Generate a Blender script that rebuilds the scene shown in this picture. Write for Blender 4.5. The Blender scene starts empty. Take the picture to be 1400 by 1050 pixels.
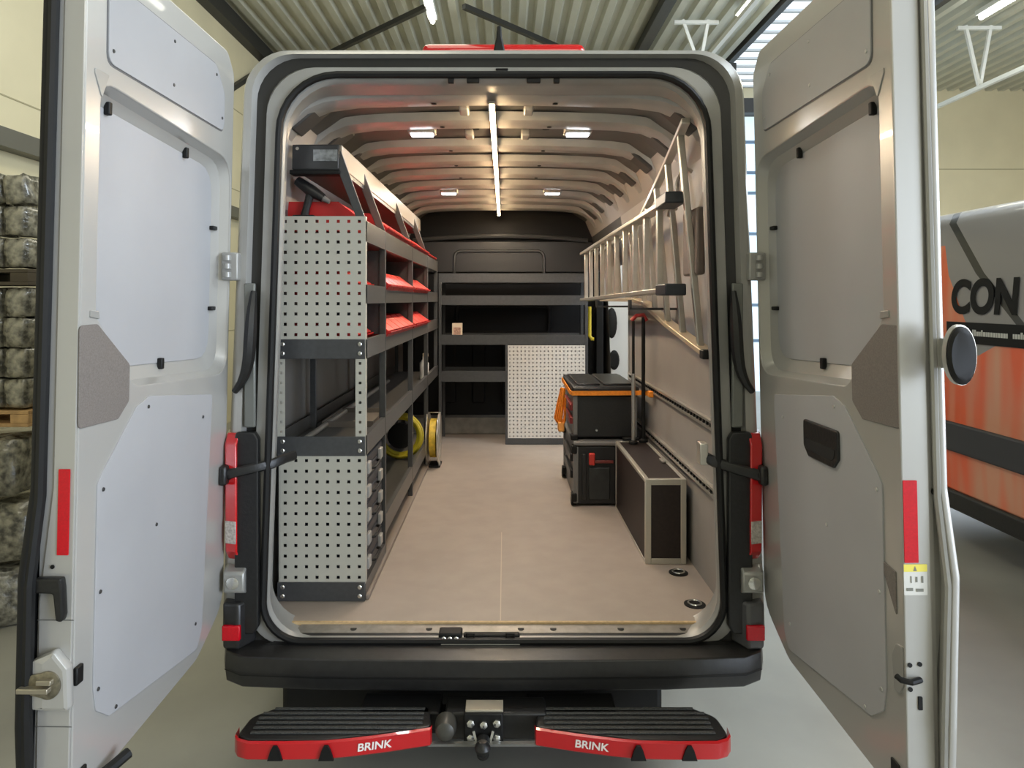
import bpy, bmesh, math, random
from mathutils import Vector, Matrix
random.seed(7)
R = math.radians
sc = bpy.context.scene
# ---------------------------------------------------------------- camera
CX, CY, CZ = 0.04, -2.52, 1.80
F = 950.0
cam = bpy.data.cameras.new('camera'); camo = bpy.data.objects.new('camera', cam)
sc.collection.objects.link(camo); sc.camera = camo
camo.location = (CX, CY, CZ); camo.rotation_euler = (R(90), 0, 0)
cam.sensor_width = 36; cam.lens = F / 1400 * 36
cam.shift_x = 10 / 1400; cam.shift_y = -115 / 1400
cam.clip_start = 0.05; cam.clip_end = 200
# ---------------------------------------------------------------- world, lights, exposure
w = bpy.data.worlds.new('world'); sc.world = w; w.use_nodes = True
w.node_tree.nodes['Background'].inputs[0].default_value = (0.80, 0.88, 1.0, 1)
w.node_tree.nodes['Background'].inputs[1].default_value = 0.2
vs = sc.view_settings
vs.view_transform = 'Standard'; vs.look = 'None'; vs.gamma = 1; vs.exposure = 0.0; vs.use_curve_mapping = False
def area(name, loc, target, size, power, col):
    l = bpy.data.lights.new(name, 'AREA'); l.energy = power; l.color = col
    l.shape = 'RECTANGLE'; l.size, l.size_y = size
    o = bpy.data.objects.new(name, l); sc.collection.objects.link(o); o.location = loc
    o.rotation_euler = (Vector(target) - Vector(loc)).to_track_quat('-Z', 'Y').to_euler()
    return o
area('gate_daylight', (8.4, -6.0, 2.4), (-1.0, -0.3, 1.6), (4.5, 4.0), 1080, (0.74, 0.84, 1.0))
area('gate_daylight_front', (7.8, 7.5, 2.6), (1.5, -1.0, 0.0), (3.5, 3.0), 160, (0.75, 0.87, 1.0))
area('hall_lamps_left', (-0.99, 3.0, 5.5), (-0.99, 3.0, 0), (1.2, 9.0), 100, (1.0, 0.95, 0.76))
area('skylight_daylight', (5.0, -1.0, 5.9), (4.2, -1.0, 0), (1.9, 8.0), 900, (0.80, 0.90, 1.0))
area('hall_lamps_right', (5.2, 3.0, 5.5), (5.2, 3.0, 0), (1.2, 9.0), 170, (1.0, 0.95, 0.76))
area('hall_lamps_behind', (1.2, -6.0, 5.3), (0.0, -2.0, 0.3), (4.0, 2.0), 85, (1.0, 0.94, 0.78))
# ---------------------------------------------------------------- materials
MATS = {}
def mat(name, col, rough=0.5, metal=0.0, noise=0.0, nscale=30, bump=0.0, emit=None, estr=0, coat=0.0, spec=0.5, col2=None, stretch=None):
    if name in MATS: return MATS[name]
    m = bpy.data.materials.new(name); m.use_nodes = True
    nt = m.node_tree; b = nt.nodes['Principled BSDF']
    b.inputs['Base Color'].default_value = (*col, 1); b.inputs['Roughness'].default_value = rough
    b.inputs['Metallic'].default_value = metal; b.inputs['Coat Weight'].default_value = coat
    b.inputs['Specular IOR Level'].default_value = spec
    if emit:
        b.inputs['Emission Color'].default_value = (*emit, 1); b.inputs['Emission Strength'].default_value = estr
    if noise or bump or col2:
        tc = nt.nodes.new('ShaderNodeTexCoord'); n = nt.nodes.new('ShaderNodeTexNoise')
        n.inputs['Scale'].default_value = nscale; n.inputs['Detail'].default_value = 5
        if stretch:
            mp = nt.nodes.new('ShaderNodeMapping'); mp.inputs['Scale'].default_value = stretch
            nt.links.new(tc.outputs['Object'], mp.inputs[0]); nt.links.new(mp.outputs[0], n.inputs['Vector'])
        else: nt.links.new(tc.outputs['Object'], n.inputs['Vector'])
        if noise or col2:
            r = nt.nodes.new('ShaderNodeValToRGB')
            c2 = col2 or tuple(c * (1 - noise) for c in col)
            r.color_ramp.elements[0].position = 0.35; r.color_ramp.elements[1].position = 0.65
            r.color_ramp.elements[0].color = (*c2, 1); r.color_ramp.elements[1].color = (*col, 1)
            nt.links.new(n.outputs['Fac'], r.inputs[0]); nt.links.new(r.outputs[0], b.inputs['Base Color'])
        if bump:
            bp = nt.nodes.new('ShaderNodeBump'); bp.inputs['Strength'].default_value = bump; bp.inputs['Distance'].default_value = 0.01
            nt.links.new(n.outputs['Fac'], bp.inputs['Height']); nt.links.new(bp.outputs[0], b.inputs['Normal'])
    MATS[name] = m; return m
silver = mat('silver_paint', (0.40, 0.39, 0.365), 0.30, 0.25, coat=0.35)
silver_in = mat('silver_inner_paint', (0.33, 0.325, 0.305), 0.38, 0.25, noise=0.12, nscale=6)
rubber = mat('black_rubber', (0.007, 0.007, 0.007), 0.5, spec=.3)
bplast = mat('black_plastic', (0.010, 0.010, 0.010), 0.42, noise=0.3, nscale=80, bump=0.1)
bumperm = mat('bumper_plastic', (0.018, 0.0175, 0.017), 0.38, noise=0.25, nscale=40, bump=0.05)
black = mat('matt_black', (0.006, 0.006, 0.006), 0.55, spec=.3)
bulk = mat('bulkhead_black', (0.006, 0.006, 0.007), 0.5, spec=.25)
panelgrey = mat('door_panel_grey', (0.335, 0.335, 0.342), 0.55, noise=0.06, nscale=3)
wedgem = mat('vent_panel_brown_grey', (0.17, 0.15, 0.135), 0.65, noise=0.25, nscale=250)
redrefl = mat('red_reflector', (0.55, 0.0, 0.01), 0.25, noise=0.15, nscale=200)
redlens = mat('red_lens', (0.50, 0.008, 0.01), 0.12, coat=0.6)
clearlens = mat('clear_lens', (0.55, 0.5, 0.45), 0.1, coat=0.5, noise=0.4, nscale=120)
shelfm = mat('anthracite_steel', (0.075, 0.077, 0.08), 0.38, 0.3, noise=0.12, nscale=60)
shelfl = mat('grey_shelf_steel', (0.115, 0.112, 0.108), 0.36, 0.35, noise=0.1, nscale=60)
pegm = mat('perforated_light_grey_steel', (0.47, 0.46, 0.40), 0.45, 0.05, noise=0.04, nscale=10)
boltm = mat('zinc_bolt', (0.65, 0.65, 0.62), 0.25, 0.9)
redbin = mat('red_bin_plastic', (0.46, 0.016, 0.016), 0.38)
alu = mat('aluminium', (0.62, 0.59, 0.53), 0.32, 0.75, noise=0.12, nscale=15)
floorm = mat('sand_floor_plywood', (0.365, 0.31, 0.265), 0.48, noise=0.10, nscale=9, bump=0.03, col2=(0.335, 0.283, 0.242))
edgew = mat('plywood_edge', (0.62, 0.45, 0.24), 0.6, noise=0.3, nscale=60, stretch=(1, 1, 12))
wallin = mat('lining_beige_grey', (0.30, 0.277, 0.255), 0.55, noise=0.08, nscale=5)
ceilm = mat('roof_sheet_grey', (0.13, 0.125, 0.118), 0.5, 0.3, noise=0.15, nscale=8)
ribm = mat('roof_bow_grey', (0.44, 0.43, 0.41), 0.42, 0.4, noise=0.1, nscale=12)
ledm = mat('warm_led', (1, 0.8, 0.5), 0.5, emit=(1.0, 0.72, 0.40), estr=85)
lampm = mat('white_led', (1, 1, 1), 0.5, emit=(0.92, 0.95, 1.0), estr=16)
tubem = mat('tube_light', (1, 1, 1), 0.5, emit=(1.0, 0.97, 0.84), estr=14)
darkpan = mat('case_dark_film_board', (0.022, 0.013, 0.011), 0.55, noise=0.3, nscale=60)
orange = mat('orange_webbing', (0.85, 0.27, 0.02), 0.6, noise=0.2, nscale=90)
toolblk = mat('tool_box_black', (0.016, 0.016, 0.017), 0.38, noise=0.3, nscale=100, bump=0.06)
toolgry = mat('tool_box_grey', (0.16, 0.155, 0.15), 0.4)
yellow = mat('yellow_plastic', (0.70, 0.55, 0.04), 0.4)
white = mat('white_paint', (0.75, 0.76, 0.76), 0.35, coat=0.3)
concrete = mat('concrete_floor', (0.34, 0.335, 0.30), 0.33, noise=0.2, nscale=1.4, bump=0.02)
cream = mat('cream_wall_panel', (0.74, 0.67, 0.46), 0.7, noise=0.06, nscale=1.5)
corr = mat('corrugated_roof_sheet', (0.56, 0.56, 0.47), 0.5, 0.1, noise=0.08, nscale=2)
beamm = mat('dark_beam', (0.03, 0.03, 0.028), 0.5)
whitesteel = mat('white_truss_steel', (0.75, 0.77, 0.74), 0.5)
wrapm = mat('clear_film_wrapped_stone', (0.33, 0.31, 0.24), 0.2, noise=0.85, nscale=24, bump=1.0, coat=0.8)
woodm = mat('pallet_wood', (0.58, 0.36, 0.16), 0.7, noise=0.35, nscale=20, stretch=(1, 8, 1))
# ---------------------------------------------------------------- mesh helpers
class MB:
    def __init__(s): s.v = []; s.f = []
    def add(s, vs, fs):
        n = len(s.v); s.v += [tuple(v) for v in vs]; s.f += [[i + n for i in f] for f in fs]; return s
    def box(s, x0, x1, y0, y1, z0, z1):
        return s.add([(x0,y0,z0),(x1,y0,z0),(x1,y1,z0),(x0,y1,z0),(x0,y0,z1),(x1,y0,z1),(x1,y1,z1),(x0,y1,z1)],
                     [(0,3,2,1),(4,5,6,7),(0,1,5,4),(1,2,6,5),(2,3,7,6),(3,0,4,7)])
    def hexa(s, p): # 8 points, bottom 4 ccw, top 4
        return s.add(p, [(0,3,2,1),(4,5,6,7),(0,1,5,4),(1,2,6,5),(2,3,7,6),(3,0,4,7)])
    def bar(s, a, b, wd, ht, up=(0,0,1)):
        a = Vector(a); b = Vector(b); d = (b - a).normalized(); u = Vector(up)
        sd = d.cross(u)
        if sd.length < 1e-4: sd = d.cross(Vector((1,0,0)))
        sd.normalize(); u = sd.cross(d).normalized(); sd *= wd/2; u *= ht/2
        return s.hexa([a-sd-u, a+sd-u, b+sd-u, b-sd-u, a-sd+u, a+sd+u, b+sd+u, b-sd+u])
    def tube(s, pts, r, n=10, caps=True, closed=False, sq=(1,1)):
        pts = [Vector(p) for p in pts]; m = len(pts); vs = []
        prev = None
        for i, p in enumerate(pts):
            if closed: d = (pts[(i+1) % m] - pts[i-1]).normalized()
            else: d = (pts[min(i+1, m-1)] - pts[max(i-1, 0)]).normalized()
            if prev is None:
                u = d.orthogonal().normalized() if abs(d.z) > .9 else d.cross(Vector((0,0,1))).normalized()
            else:
                u = (prev - d * prev.dot(d)).normalized()
            prev = u; v = d.cross(u)
            rr = r[i] if isinstance(r, (list, tuple)) else r
            for k in range(n):
                a = 2*math.pi*k/n; vs.append(p + u*math.cos(a)*rr*sq[0] + v*math.sin(a)*rr*sq[1])
        fs = []
        for i in range(m if closed else m-1):
            j = (i+1) % m
            for k in range(n):
                k2 = (k+1) % n; fs.append((i*n+k, i*n+k2, j*n+k2, j*n+k))
        if caps and not closed:
            fs.append(tuple(range(n))[::-1]); fs.append(tuple((m-1)*n+k for k in range(n)))
        return s.add(vs, fs)
    def cyl(s, a, b, r, n=16): return s.tube([a, b], r, n)
    def lathe(s, c, axis, prof, n=24): # prof: (dist along axis, radius)
        c = Vector(c); ax = Vector(axis).normalized(); u = ax.orthogonal().normalized(); v = ax.cross(u); vs = []
        for t, r in prof:
            for k in range(n):
                a = 2*math.pi*k/n; vs.append(c + ax*t + (u*math.cos(a) + v*math.sin(a))*r)
        fs = []
        for i in range(len(prof)-1):
            for k in range(n):
                k2 = (k+1) % n; fs.append((i*n+k, i*n+k2, (i+1)*n+k2, (i+1)*n+k))
        fs.append(tuple(range(n))[::-1]); fs.append(tuple((len(prof)-1)*n+k for k in range(n)))
        return s.add(vs, fs)
    def loft(s, rings, closed=True, cap0=False, cap1=False):
        n = len(rings[0]); vs = [p for r in rings for p in r]; fs = []
        for i in range(len(rings)-1):
            for k in range(n if closed else n-1):
                k2 = (k+1) % n; fs.append((i*n+k, i*n+k2, (i+1)*n+k2, (i+1)*n+k))
        if cap0: fs.append(tuple(range(n))[::-1])
        if cap1: fs.append(tuple((len(rings)-1)*n+k for k in range(n)))
        return s.add(vs, fs)
    def xform(s, fn): s.v = [tuple(fn(*p)) for p in s.v]; return s
    def build(s, name, m, parent=None, bev=0, seg=2, smooth=35, solid=0):
        me = bpy.data.meshes.new(name); me.from_pydata([tuple(v) for v in s.v], [], s.f); me.validate()
        b = bmesh.new(); b.from_mesh(me); bmesh.ops.recalc_face_normals(b, faces=b.faces); b.to_mesh(me); b.free()
        me.materials.append(m)
        if smooth:
            me.polygons.foreach_set('use_smooth', [True]*len(me.polygons)); me.set_sharp_from_angle(angle=R(smooth))
        o = bpy.data.objects.new(name, me); sc.collection.objects.link(o)
        if parent: o.parent = parent
        if solid:
            q = o.modifiers.new('thickness', 'SOLIDIFY'); q.thickness = solid; q.offset = 0
        if bev:
            q = o.modifiers.new('edges', 'BEVEL'); q.width = bev; q.segments = seg; q.limit_method = 'ANGLE'; q.angle_limit = R(40)
        return o
def fill2d(loops, t=0.004, bevel=0.0):
    """polygon with holes -> vertices (a,b,c) and faces, c in 0..t (+bevel)"""
    cu = bpy.data.curves.new('outline', 'CURVE'); cu.dimensions = '2D'; cu.fill_mode = 'BOTH'
    for lp in loops:
        sp = cu.splines.new('POLY'); sp.points.add(len(lp)-1)
        for i, (a, b) in enumerate(lp): sp.points[i].co = (a, b, 0, 1)
        sp.use_cyclic_u = True
    cu.extrude = max(t/2 - bevel, 0.0001); cu.bevel_depth = bevel; cu.bevel_resolution = 1; cu.offset = -bevel
    ob = bpy.data.objects.new('outline', cu); me = bpy.data.meshes.new_from_object(ob)
    vs = [(v.co.x, v.co.y, v.co.z + t/2) for v in me.vertices]; fs = [list(p.vertices) for p in me.polygons]
    bpy.data.objects.remove(ob); bpy.data.meshes.remove(me); bpy.data.curves.remove(cu)
    return vs, fs
def rounded(poly, r, n=5):
    """round the corners of a polygon; r a number or list"""
    out = []; m = len(poly)
    for i in range(m):
        p = Vector(poly[i]); a = Vector(poly[i-1]); b = Vector(poly[(i+1) % m])
        rr = r[i] if isinstance(r, (list, tuple)) else r
        da = (a-p); db = (b-p); la, lb = da.length, db.length; da.normalize(); db.normalize()
        ang = da.angle(db); d = min(rr/ math.tan(ang/2), la*.49, lb*.49)
        p0 = p + da*d; p1 = p + db*d
        for k in range(n+1):
            t = k/n; out.append(tuple(p0*(1-t)**2 + p*2*t*(1-t) + p1*t*t))
    return out
def rect(a0, a1, b0, b1): return [(a0,b0),(a1,b0),(a1,b1),(a0,b1)]
def circ(a, b, r, n=12): return [(a+r*math.cos(2*math.pi*k/n), b+r*math.sin(2*math.pi*k/n)) for k in range(n)]
def thing(name, label, cat, loc=(0,0,0), group=None):
    o = bpy.data.objects.new(name, None); sc.collection.objects.link(o); o.location = loc; o.empty_display_size = .1
    o['label'] = label; o['category'] = cat
    if group: o['group'] = group
    return o
def tag(o, label, cat, group=None, kind=None):
    if label: o['label'] = label
    if cat: o['category'] = cat
    if group: o['group'] = group
    if kind: o['kind'] = kind
    return o
def struct(o, label=None):
    o['kind'] = 'structure'
    if label: o['label'] = label
    return o
def copy_tree(o, parent=None):
    c = o.copy(); sc.collection.objects.link(c)
    if parent: c.parent = parent
    for ch in list(o.children): copy_tree(ch, c)
    return c
def letters(s, size, ext=0.0008, font_shear=0.0, bold=0.0):
    cu = bpy.data.curves.new('letters', 'FONT'); cu.body = s; cu.size = size; cu.extrude = ext; cu.align_x = 'CENTER'; cu.align_y = 'CENTER'
    cu.shear = font_shear; cu.offset = bold
    ob = bpy.data.objects.new('letters', cu); me = bpy.data.meshes.new_from_object(ob)
    vs = [tuple(v.co) for v in me.vertices]; fs = [list(p.vertices) for p in me.polygons]
    bpy.data.objects.remove(ob); bpy.data.meshes.remove(me); bpy.data.curves.remove(cu)
    return vs, fs

# ================================================================ HALL
b = MB(); b.box(-4.0, 11, -8, 11.3, -0.05, 0); struct(b.build('floor', concrete), 'concrete hall floor')
b = MB(); b.box(-4.15, -4.0, -8, 11.3, 0, 6.1)
WL = struct(b.build('wall_left', cream), 'cream sandwich panel wall')
for z in (1.35, 2.25, 3.45, 4.65):
    MB().box(-4.003, -3.995, -8, 11.3, z-.006, z+.006).build('panel_joint', mat('joint_dark', (0.4,0.36,0.22), .8), WL)
b = MB(); b.box(-4.0, 11, 11.3, 11.45, 0, 6.1); WB = struct(b.build('wall_far', cream), 'cream far wall')
for z in (3.1, 4.4):
    MB().box(-4, 11, 11.295, 11.305, z-.008, z+.008).build('panel_joint', MATS['joint_dark'], WB)
b = MB(); b.box(-4, 11, -8.15, -8.0, 0, 6.1); struct(b.build('wall_back', mat('back_wall_grey', (.40,.38,.30), .7)), 'grey hall wall')
b = MB(); b.box(11.0, 11.15, -8, 11.3, 0, 6.1); struct(b.build('wall_right', cream), 'cream right wall')
def corrugated(x0, x1, name):
    b = MB(); pr = []; x = x0; p = .25
    while x < x1 - 1e-6:
        for dx, z in ((0, 5.95), (.10, 5.95), (.135, 6.02), (.215, 6.02)):
            if x + dx <= x1: pr.append((x+dx, z))
        x += p
    pr.append((x1, 5.95))
    b.loft([[(x, -8, z) for x, z in pr], [(x, 11.4, z) for x, z in pr]], closed=False)
    b.box(x0, x1, -8, 11.4, 6.06, 6.1)
    return b.build(name, corr, smooth=0)
CE = struct(corrugated(-4.0, 3.95, 'ceiling'), 'corrugated steel roof deck')
struct(corrugated(6.1, 11.0, 'ceiling'))
# skylight strip
sk = struct(MB().box(3.95, 6.1, -8, 11.4, 6.06, 6.1).build('window_1', mat('skylight_sheet', (0.8,0.88,0.95), .4, emit=(0.86,0.93,1.0), estr=1.05)), 'translucent skylight strip')
for i in range(34):
    y = -2 + i*.4
    MB().box(3.97, 6.08, y, y+.06, 6.0, 6.04).build('glazing_bar', mat('skylight_bar', (0.55,0.58,0.6), .5), sk)
for i, x in enumerate((3.95, 6.1)):
    struct(MB().box(x-.05, x+.05, -8, 11.3, 5.90, 6.05).build('trim_%d' % (i+1), beamm), 'dark purlin edging the skylight')
struct(MB().box(2.18, 2.34, -8, 11.3, 5.80, 5.95).build('trim_3', beamm), 'dark purlin')
struct(MB().box(-4.0, -3.84, -8, 11.3, 5.72, 5.95).build('trim_4', beamm), 'dark eaves beam')
struct(MB().bar((-3.3, 9.3, 5.82), (-1.02, 7.0, 5.82), .07, .07).build('trim_5', beamm), 'roof bracing rod')
struct(MB().bar((-.52, 7.0, 5.82), (1.6, 9.3, 5.82), .07, .07).build('trim_6', beamm), 'roof bracing rod')
struct(MB().bar((-3.96, 7.4, 4.75), (-3.96, 9.1, 5.70), .07, .07).build('trim_7', beamm), 'wall bracing rod')
struct(MB().box(-3.96, -3.80, 9.0, 9.2, 0, 5.8).build('trim_8', beamm), 'dark steel column')
struct(MB().box(-3.8, 3.9, 9.05, 9.2, 5.55, 5.75).build('trim_9', beamm), 'dark steel crossbeam')
struct(MB().box(-4.0, -3.86, -8, 8.8, 3.0, 3.15).build('trim_10', mat('rail_grey_brown', (0.13,0.125,0.10), .5)), 'grey horizontal wall rail')
# far gate with daylight
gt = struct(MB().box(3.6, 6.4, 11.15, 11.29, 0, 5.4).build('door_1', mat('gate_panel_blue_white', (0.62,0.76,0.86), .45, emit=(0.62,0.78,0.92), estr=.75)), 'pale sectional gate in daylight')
for z in (1.0, 1.7, 2.4, 3.1, 3.9, 4.3, 4.9):
    MB().box(3.6, 6.4, 11.13, 11.16, z-.03, z+.03).build('gate_rail', mat('gate_rail_blue', (0.15,0.25,0.4), .5), gt)
struct(MB().box(3.4, 6.6, 10.9, 11.2, 5.42, 5.7).build('trim_11', beamm), 'dark lintel over the gate')
# trusses
def truss(x, y0, y1, zb, ys, label, name):
    t = thing(name, label, 'truss', (x, y0, zb))
    MB().bar((0,0,0), (0, y1-y0, 0), .06, .06).build('bottom_chord', whitesteel, t)
    for y in ys:
        MB().bar((0, y-y0, 0), (-.28, y-y0-.1, 5.9-zb), .045, .045, (0,1,0)).build('strut', whitesteel, t)
        MB().bar((0, y-y0, 0), (.10, y-y0-.1, 5.9-zb), .045, .045, (0,1,0)).build('strut', whitesteel, t)
        MB().bar((-.4, y-y0-.1, 5.86-zb), (.25, y-y0-.1, 5.86-zb), .05, .05).build('top_plate', whitesteel, t)
    return t
truss(7.2, -1, 11.0, 5.0, (2.0, 7.96), 'pale steel roof truss with V struts above the orange and grey van', 'roof_truss')
truss(2.92, -1, 10.5, 5.24, (1.5, 7.75), 'white steel roof truss with V struts above the right end of the van roof', 'roof_truss')
# tubes
def tube_lamp(x, y0, y1, label, z=5.78):
    t = thing('tube_lamp', label, 'lamp', (x, y0, z), 'tube lamps under the hall roof')
    MB().box(-.07, .07, 0, y1-y0, .03, .10).build('housing', whitesteel, t, bev=.01)
    MB().cyl((0, .03, 0), (0, y1-y0-.03, 0), .035, 12).build('tube', tubem, t)
    MB().bar((0, .3, .1), (0, .3, .24), .01, .01, (1,0,0)).build('hanger', beamm, t)
tube_lamp(-.99, 5.4, 7.45, 'tube lamp under the hall roof above the middle of the van')
tube_lamp(3.35, 5.2, 7.3, 'tube lamp beside the skylight above the white truss')
tube_lamp(6.75, 4.9, 7.3, 'tube lamp under the hall roof above the pale truss at the right')

# ---- wrapped stone bundles on the left
def bundle_mesh(wd, dp, ht, seed):
    rnd = random.Random(seed); b = MB(); n = 5; vs = []
    bm = bmesh.new(); bmesh.ops.create_cube(bm, size=1); bmesh.ops.subdivide_edges(bm, edges=bm.edges, cuts=3, use_grid_fill=True)
    for v in bm.verts:
        p = v.co; q = Vector((p.x, p.y, p.z)); k = max(abs(p.x), abs(p.y), abs(p.z))
        q = p.lerp(p.normalized()*.5, .22)
        v.co = Vector((q.x*wd*(1+rnd.uniform(-.06,.06)), q.y*dp*(1+rnd.uniform(-.04,.04)), q.z*ht*(1+rnd.uniform(-.05,.05)) + ht/2))
    me = bpy.data.meshes.new('stone_bundle'); bm.to_mesh(me); bm.free(); me.materials.append(wrapm)
    me.polygons.foreach_set('use_smooth', [True]*len(me.polygons)); return me
bms = [bundle_mesh(.128, .29, .168, s) for s in range(5)]
rows = [2.33, 2.153, 1.978, 1.702, 1.535, 1.366, 1.197]
for ri, z in enumerate(rows):
    for ci in range(5):
        o = bpy.data.objects.new('stone_bundle', bms[(ri*3+ci) % 5]); sc.collection.objects.link(o)
        o.location = (-2.66 - ci*.135 , 1.45 , z); o.rotation_euler = (0, 0, random.uniform(-.05,.05))
        if ri == 0: o.rotation_euler = (0, R(random.uniform(-14, 14)), .1)
        tag(o, '', 'bundle', 'film-wrapped stone bundles stacked left of the van')
        nm = ('topmost', 'second', 'third', 'fourth', 'fifth', 'sixth', 'lowest')[ri]; cn = ('first', 'second', 'third', 'fourth', 'fifth')[ci]
        o['label'] = 'film-wrapped stone bundle, %s layer of the stack, %s from the van' % (nm, cn)
pshade = mat('pallet_wood_shaded', (0.07, 0.055, 0.035), 0.8)  # pallet wood darkened to carry the shade of the gap between stone layers
def pallet(x0, x1, y0, y1, z, label, woodm=woodm):
    t = thing('pallet', label, 'pallet', ((x0+x1)/2, (y0+y1)/2, z)); hx = (x1-x0)/2; hy = (y1-y0)/2
    for k in range(3):
        yy = -hy + k*(hy-.05)
        MB().box(-hx, hx, yy, yy+.10, .07, .09).build('deck_board', woodm, t, bev=.003)
        MB().box(-hx, hx, yy, yy+.10, 0, .02).build('bottom_board', woodm, t, bev=.003)
    for k in range(3):
        xx = -hx + k*(hx-.05)
        MB().box(xx, xx+.1, -hy, hy, .02, .07).build('block', woodm, t, bev=.003)
pallet(-3.3, -2.58, 1.3, 1.62, 1.88, 'pallet with gap shade in its wood colour between the third and fourth stone layers', pshade)
pallet(-3.3, -2.58, 1.3, 1.62, 1.10, 'pale wooden pallet carrying the stone stack on the wrapped heaps')
hm = [bundle_mesh(.42, .44, .33, 50+s) for s in range(3)]
for i, (x, z, l) in enumerate([(-2.82, .72, 'upper bulky film-wrapped stone sack right under the pallet'), (-2.80, .36, 'middle bulky film-wrapped stone sack left of the van'),
                          (-2.84, 0.0, 'lowest bulky film-wrapped stone sack on the floor left of the van')]):
    o = bpy.data.objects.new('stone_sack', hm[i]); sc.collection.objects.link(o); o.location = (x, 1.45, z); o.rotation_euler = (0, 0, .3*i)
    tag(o, l, 'sack')
for i, z in enumerate((.72, .36, 0)):
    o = bpy.data.objects.new('stone_sack', hm[(i+1) % 3]); sc.collection.objects.link(o); o.location = (-3.38, 1.5, z)
    tag(o, ('upper', 'middle', 'lowest')[i] + ' film-wrapped stone sack of the column beside the wall', 'sack')

# ================================================================ ORANGE VAN (right)
VX = 3.24
ov = thing('wrapped_van', 'panel van in orange and grey wrap with black lettering beyond the right door', 'van', (VX, 0, 0))
OVm = bpy.data.materials.new('orange_grey_wrap'); OVm.use_nodes = True; nt = OVm.node_tree; bs = nt.nodes['Principled BSDF']
bs.inputs['Roughness'].default_value = .3; bs.inputs['Coat Weight'].default_value = .4
tc = nt.nodes.new('ShaderNodeTexCoord'); sep = nt.nodes.new('ShaderNodeSeparateXYZ'); nt.links.new(tc.outputs['Object'], sep.inputs[0])
def mth(op, a, b_=None):
    n = nt.nodes.new('ShaderNodeMath'); n.operation = op
    for i, x in enumerate((a, b_)):
        if x is None: continue
        if isinstance(x, (int, float)): n.inputs[i].default_value = x
        else: nt.links.new(x, n.inputs[i])
    return n.outputs[0]
# lower part: orange printed picture; upper part: grey with dark diagonal lines; orange wedge at the far end
nz = nt.nodes.new('ShaderNodeTexNoise'); nz.inputs['Scale'].default_value = 2.2; nz.inputs['Detail'].default_value = 1
mp = nt.nodes.new('ShaderNodeMapping'); mp.inputs['Scale'].default_value = (1, 2.6, .35); nt.links.new(tc.outputs['Object'], mp.inputs[0]); nt.links.new(mp.outputs[0], nz.inputs['Vector'])
rp = nt.nodes.new('ShaderNodeValToRGB'); rp.color_ramp.elements[0].position = .40; rp.color_ramp.elements[1].position = .66
rp.color_ramp.elements[0].color = (0.85, 0.13, 0.04, 1); rp.color_ramp.elements[1].color = (0.72, 0.33, 0.20, 1)
nt.links.new(nz.outputs['Fac'], rp.inputs[0])
sl = mth('SUBTRACT', sep.outputs['Z'], mth('MULTIPLY', sep.outputs['Y'], 0.9))
wv = mth('FRACT', mth('MULTIPLY', sl, 1.35)); ln = mth('LESS_THAN', wv, .10)
g = nt.nodes.new('ShaderNodeMix'); g.data_type = 'RGBA'; g.inputs[6].default_value = (0.28, 0.27, 0.27, 1); g.inputs[7].default_value = (0.03, 0.03, 0.03, 1)
nt.links.new(ln, g.inputs[0])
# mask: orange if z < 1.52, or wedge y>2.35
wd = mth('GREATER_THAN', mth('SUBTRACT', sep.outputs['Y'], mth('MULTIPLY', mth('SUBTRACT', sep.outputs['Z'], 1.6), 0.55)), 2.28)
wd = mth('MULTIPLY', wd, mth('LESS_THAN', sep.outputs['Z'], 2.2))
lo = mth('LESS_THAN', mth('ADD', sep.outputs['Z'], mth('MULTIPLY', mth('SINE', mth('MULTIPLY', sep.outputs['Y'], 6.0)), .08)), 1.46)
ms = mth('MAXIMUM', wd, lo)
mx = nt.nodes.new('ShaderNodeMix'); mx.data_type = 'RGBA'; nt.links.new(ms, mx.inputs[0]); nt.links.new(g.outputs[2], mx.inputs[6]); nt.links.new(rp.outputs[0], mx.inputs[7])
nt.links.new(mx.outputs[2], bs.inputs['Base Color'])
def vsec(y, inset=0, top=2.46):
    p = [(0.02, .42), (0, .9), (0, 1.98), (.04+inset, 2.15), (.09+inset, top-.10), (.2+inset, top), (1.8-inset, top), (1.91-inset, top-.1), (1.96-inset, 2.15), (2.0, 1.6), (2.0, .9), (1.98, .42)]
    return [(a, y, z) for a, z in p]
MB().loft([vsec(-1.9), vsec(4.2), vsec(4.5, .04, 2.42)], cap0=True, cap1=True).build('body_shell', OVm, ov, bev=.03)
MB().box(-.02, .03, -1.8, 4.1, .72, .93).build('side_trim', mat('trim_dark_grey', (0.05,0.05,0.055), .5), ov, bev=.015)
MB().box(.0, 1.96, -1.8, 4.1, .30, .44).build('sill', bumperm, ov, bev=.02)
for (y) in (3.6, 0.55):
    a = MB(); a.lathe((-.02, y, .36), (1,0,0), [(0,.26),(.0,.34),(.03,.36),(.2,.36)], 32); wh = a.build('wheel', rubber, ov)
    MB().lathe((-.03, y, .36), (1,0,0), [(0,.05),(.01,.08),(.02,.22),(.03,.23)], 24).build('rim', alu, wh)
    MB().tube([(-.01, y+.42*math.cos(t), .36+.42*math.sin(t)) for t in [math.pi*k/12 for k in range(13)]], .04, 8).build('wheel_arch', bumperm, wh)
v_, f_ = letters('CON', .315, .001, .12, .012)
MB().add(v_, f_).xform(lambda a, b_, c: (-.008 - c, 2.13 - a*.90, 1.81 + b_)).build('lettering', black, ov, smooth=0)
v_, f_ = letters('S', .315, .001, .12, .012)
MB().add(v_, f_).xform(lambda a, b_, c: (-.008 - c, 1.64 - a*.90, 1.81 + b_)).build('lettering', black, ov, smooth=0)
MB().box(-.008, .01, -1.8, 2.5, 1.50, 1.645).build('lettering_band', black, ov)
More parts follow.
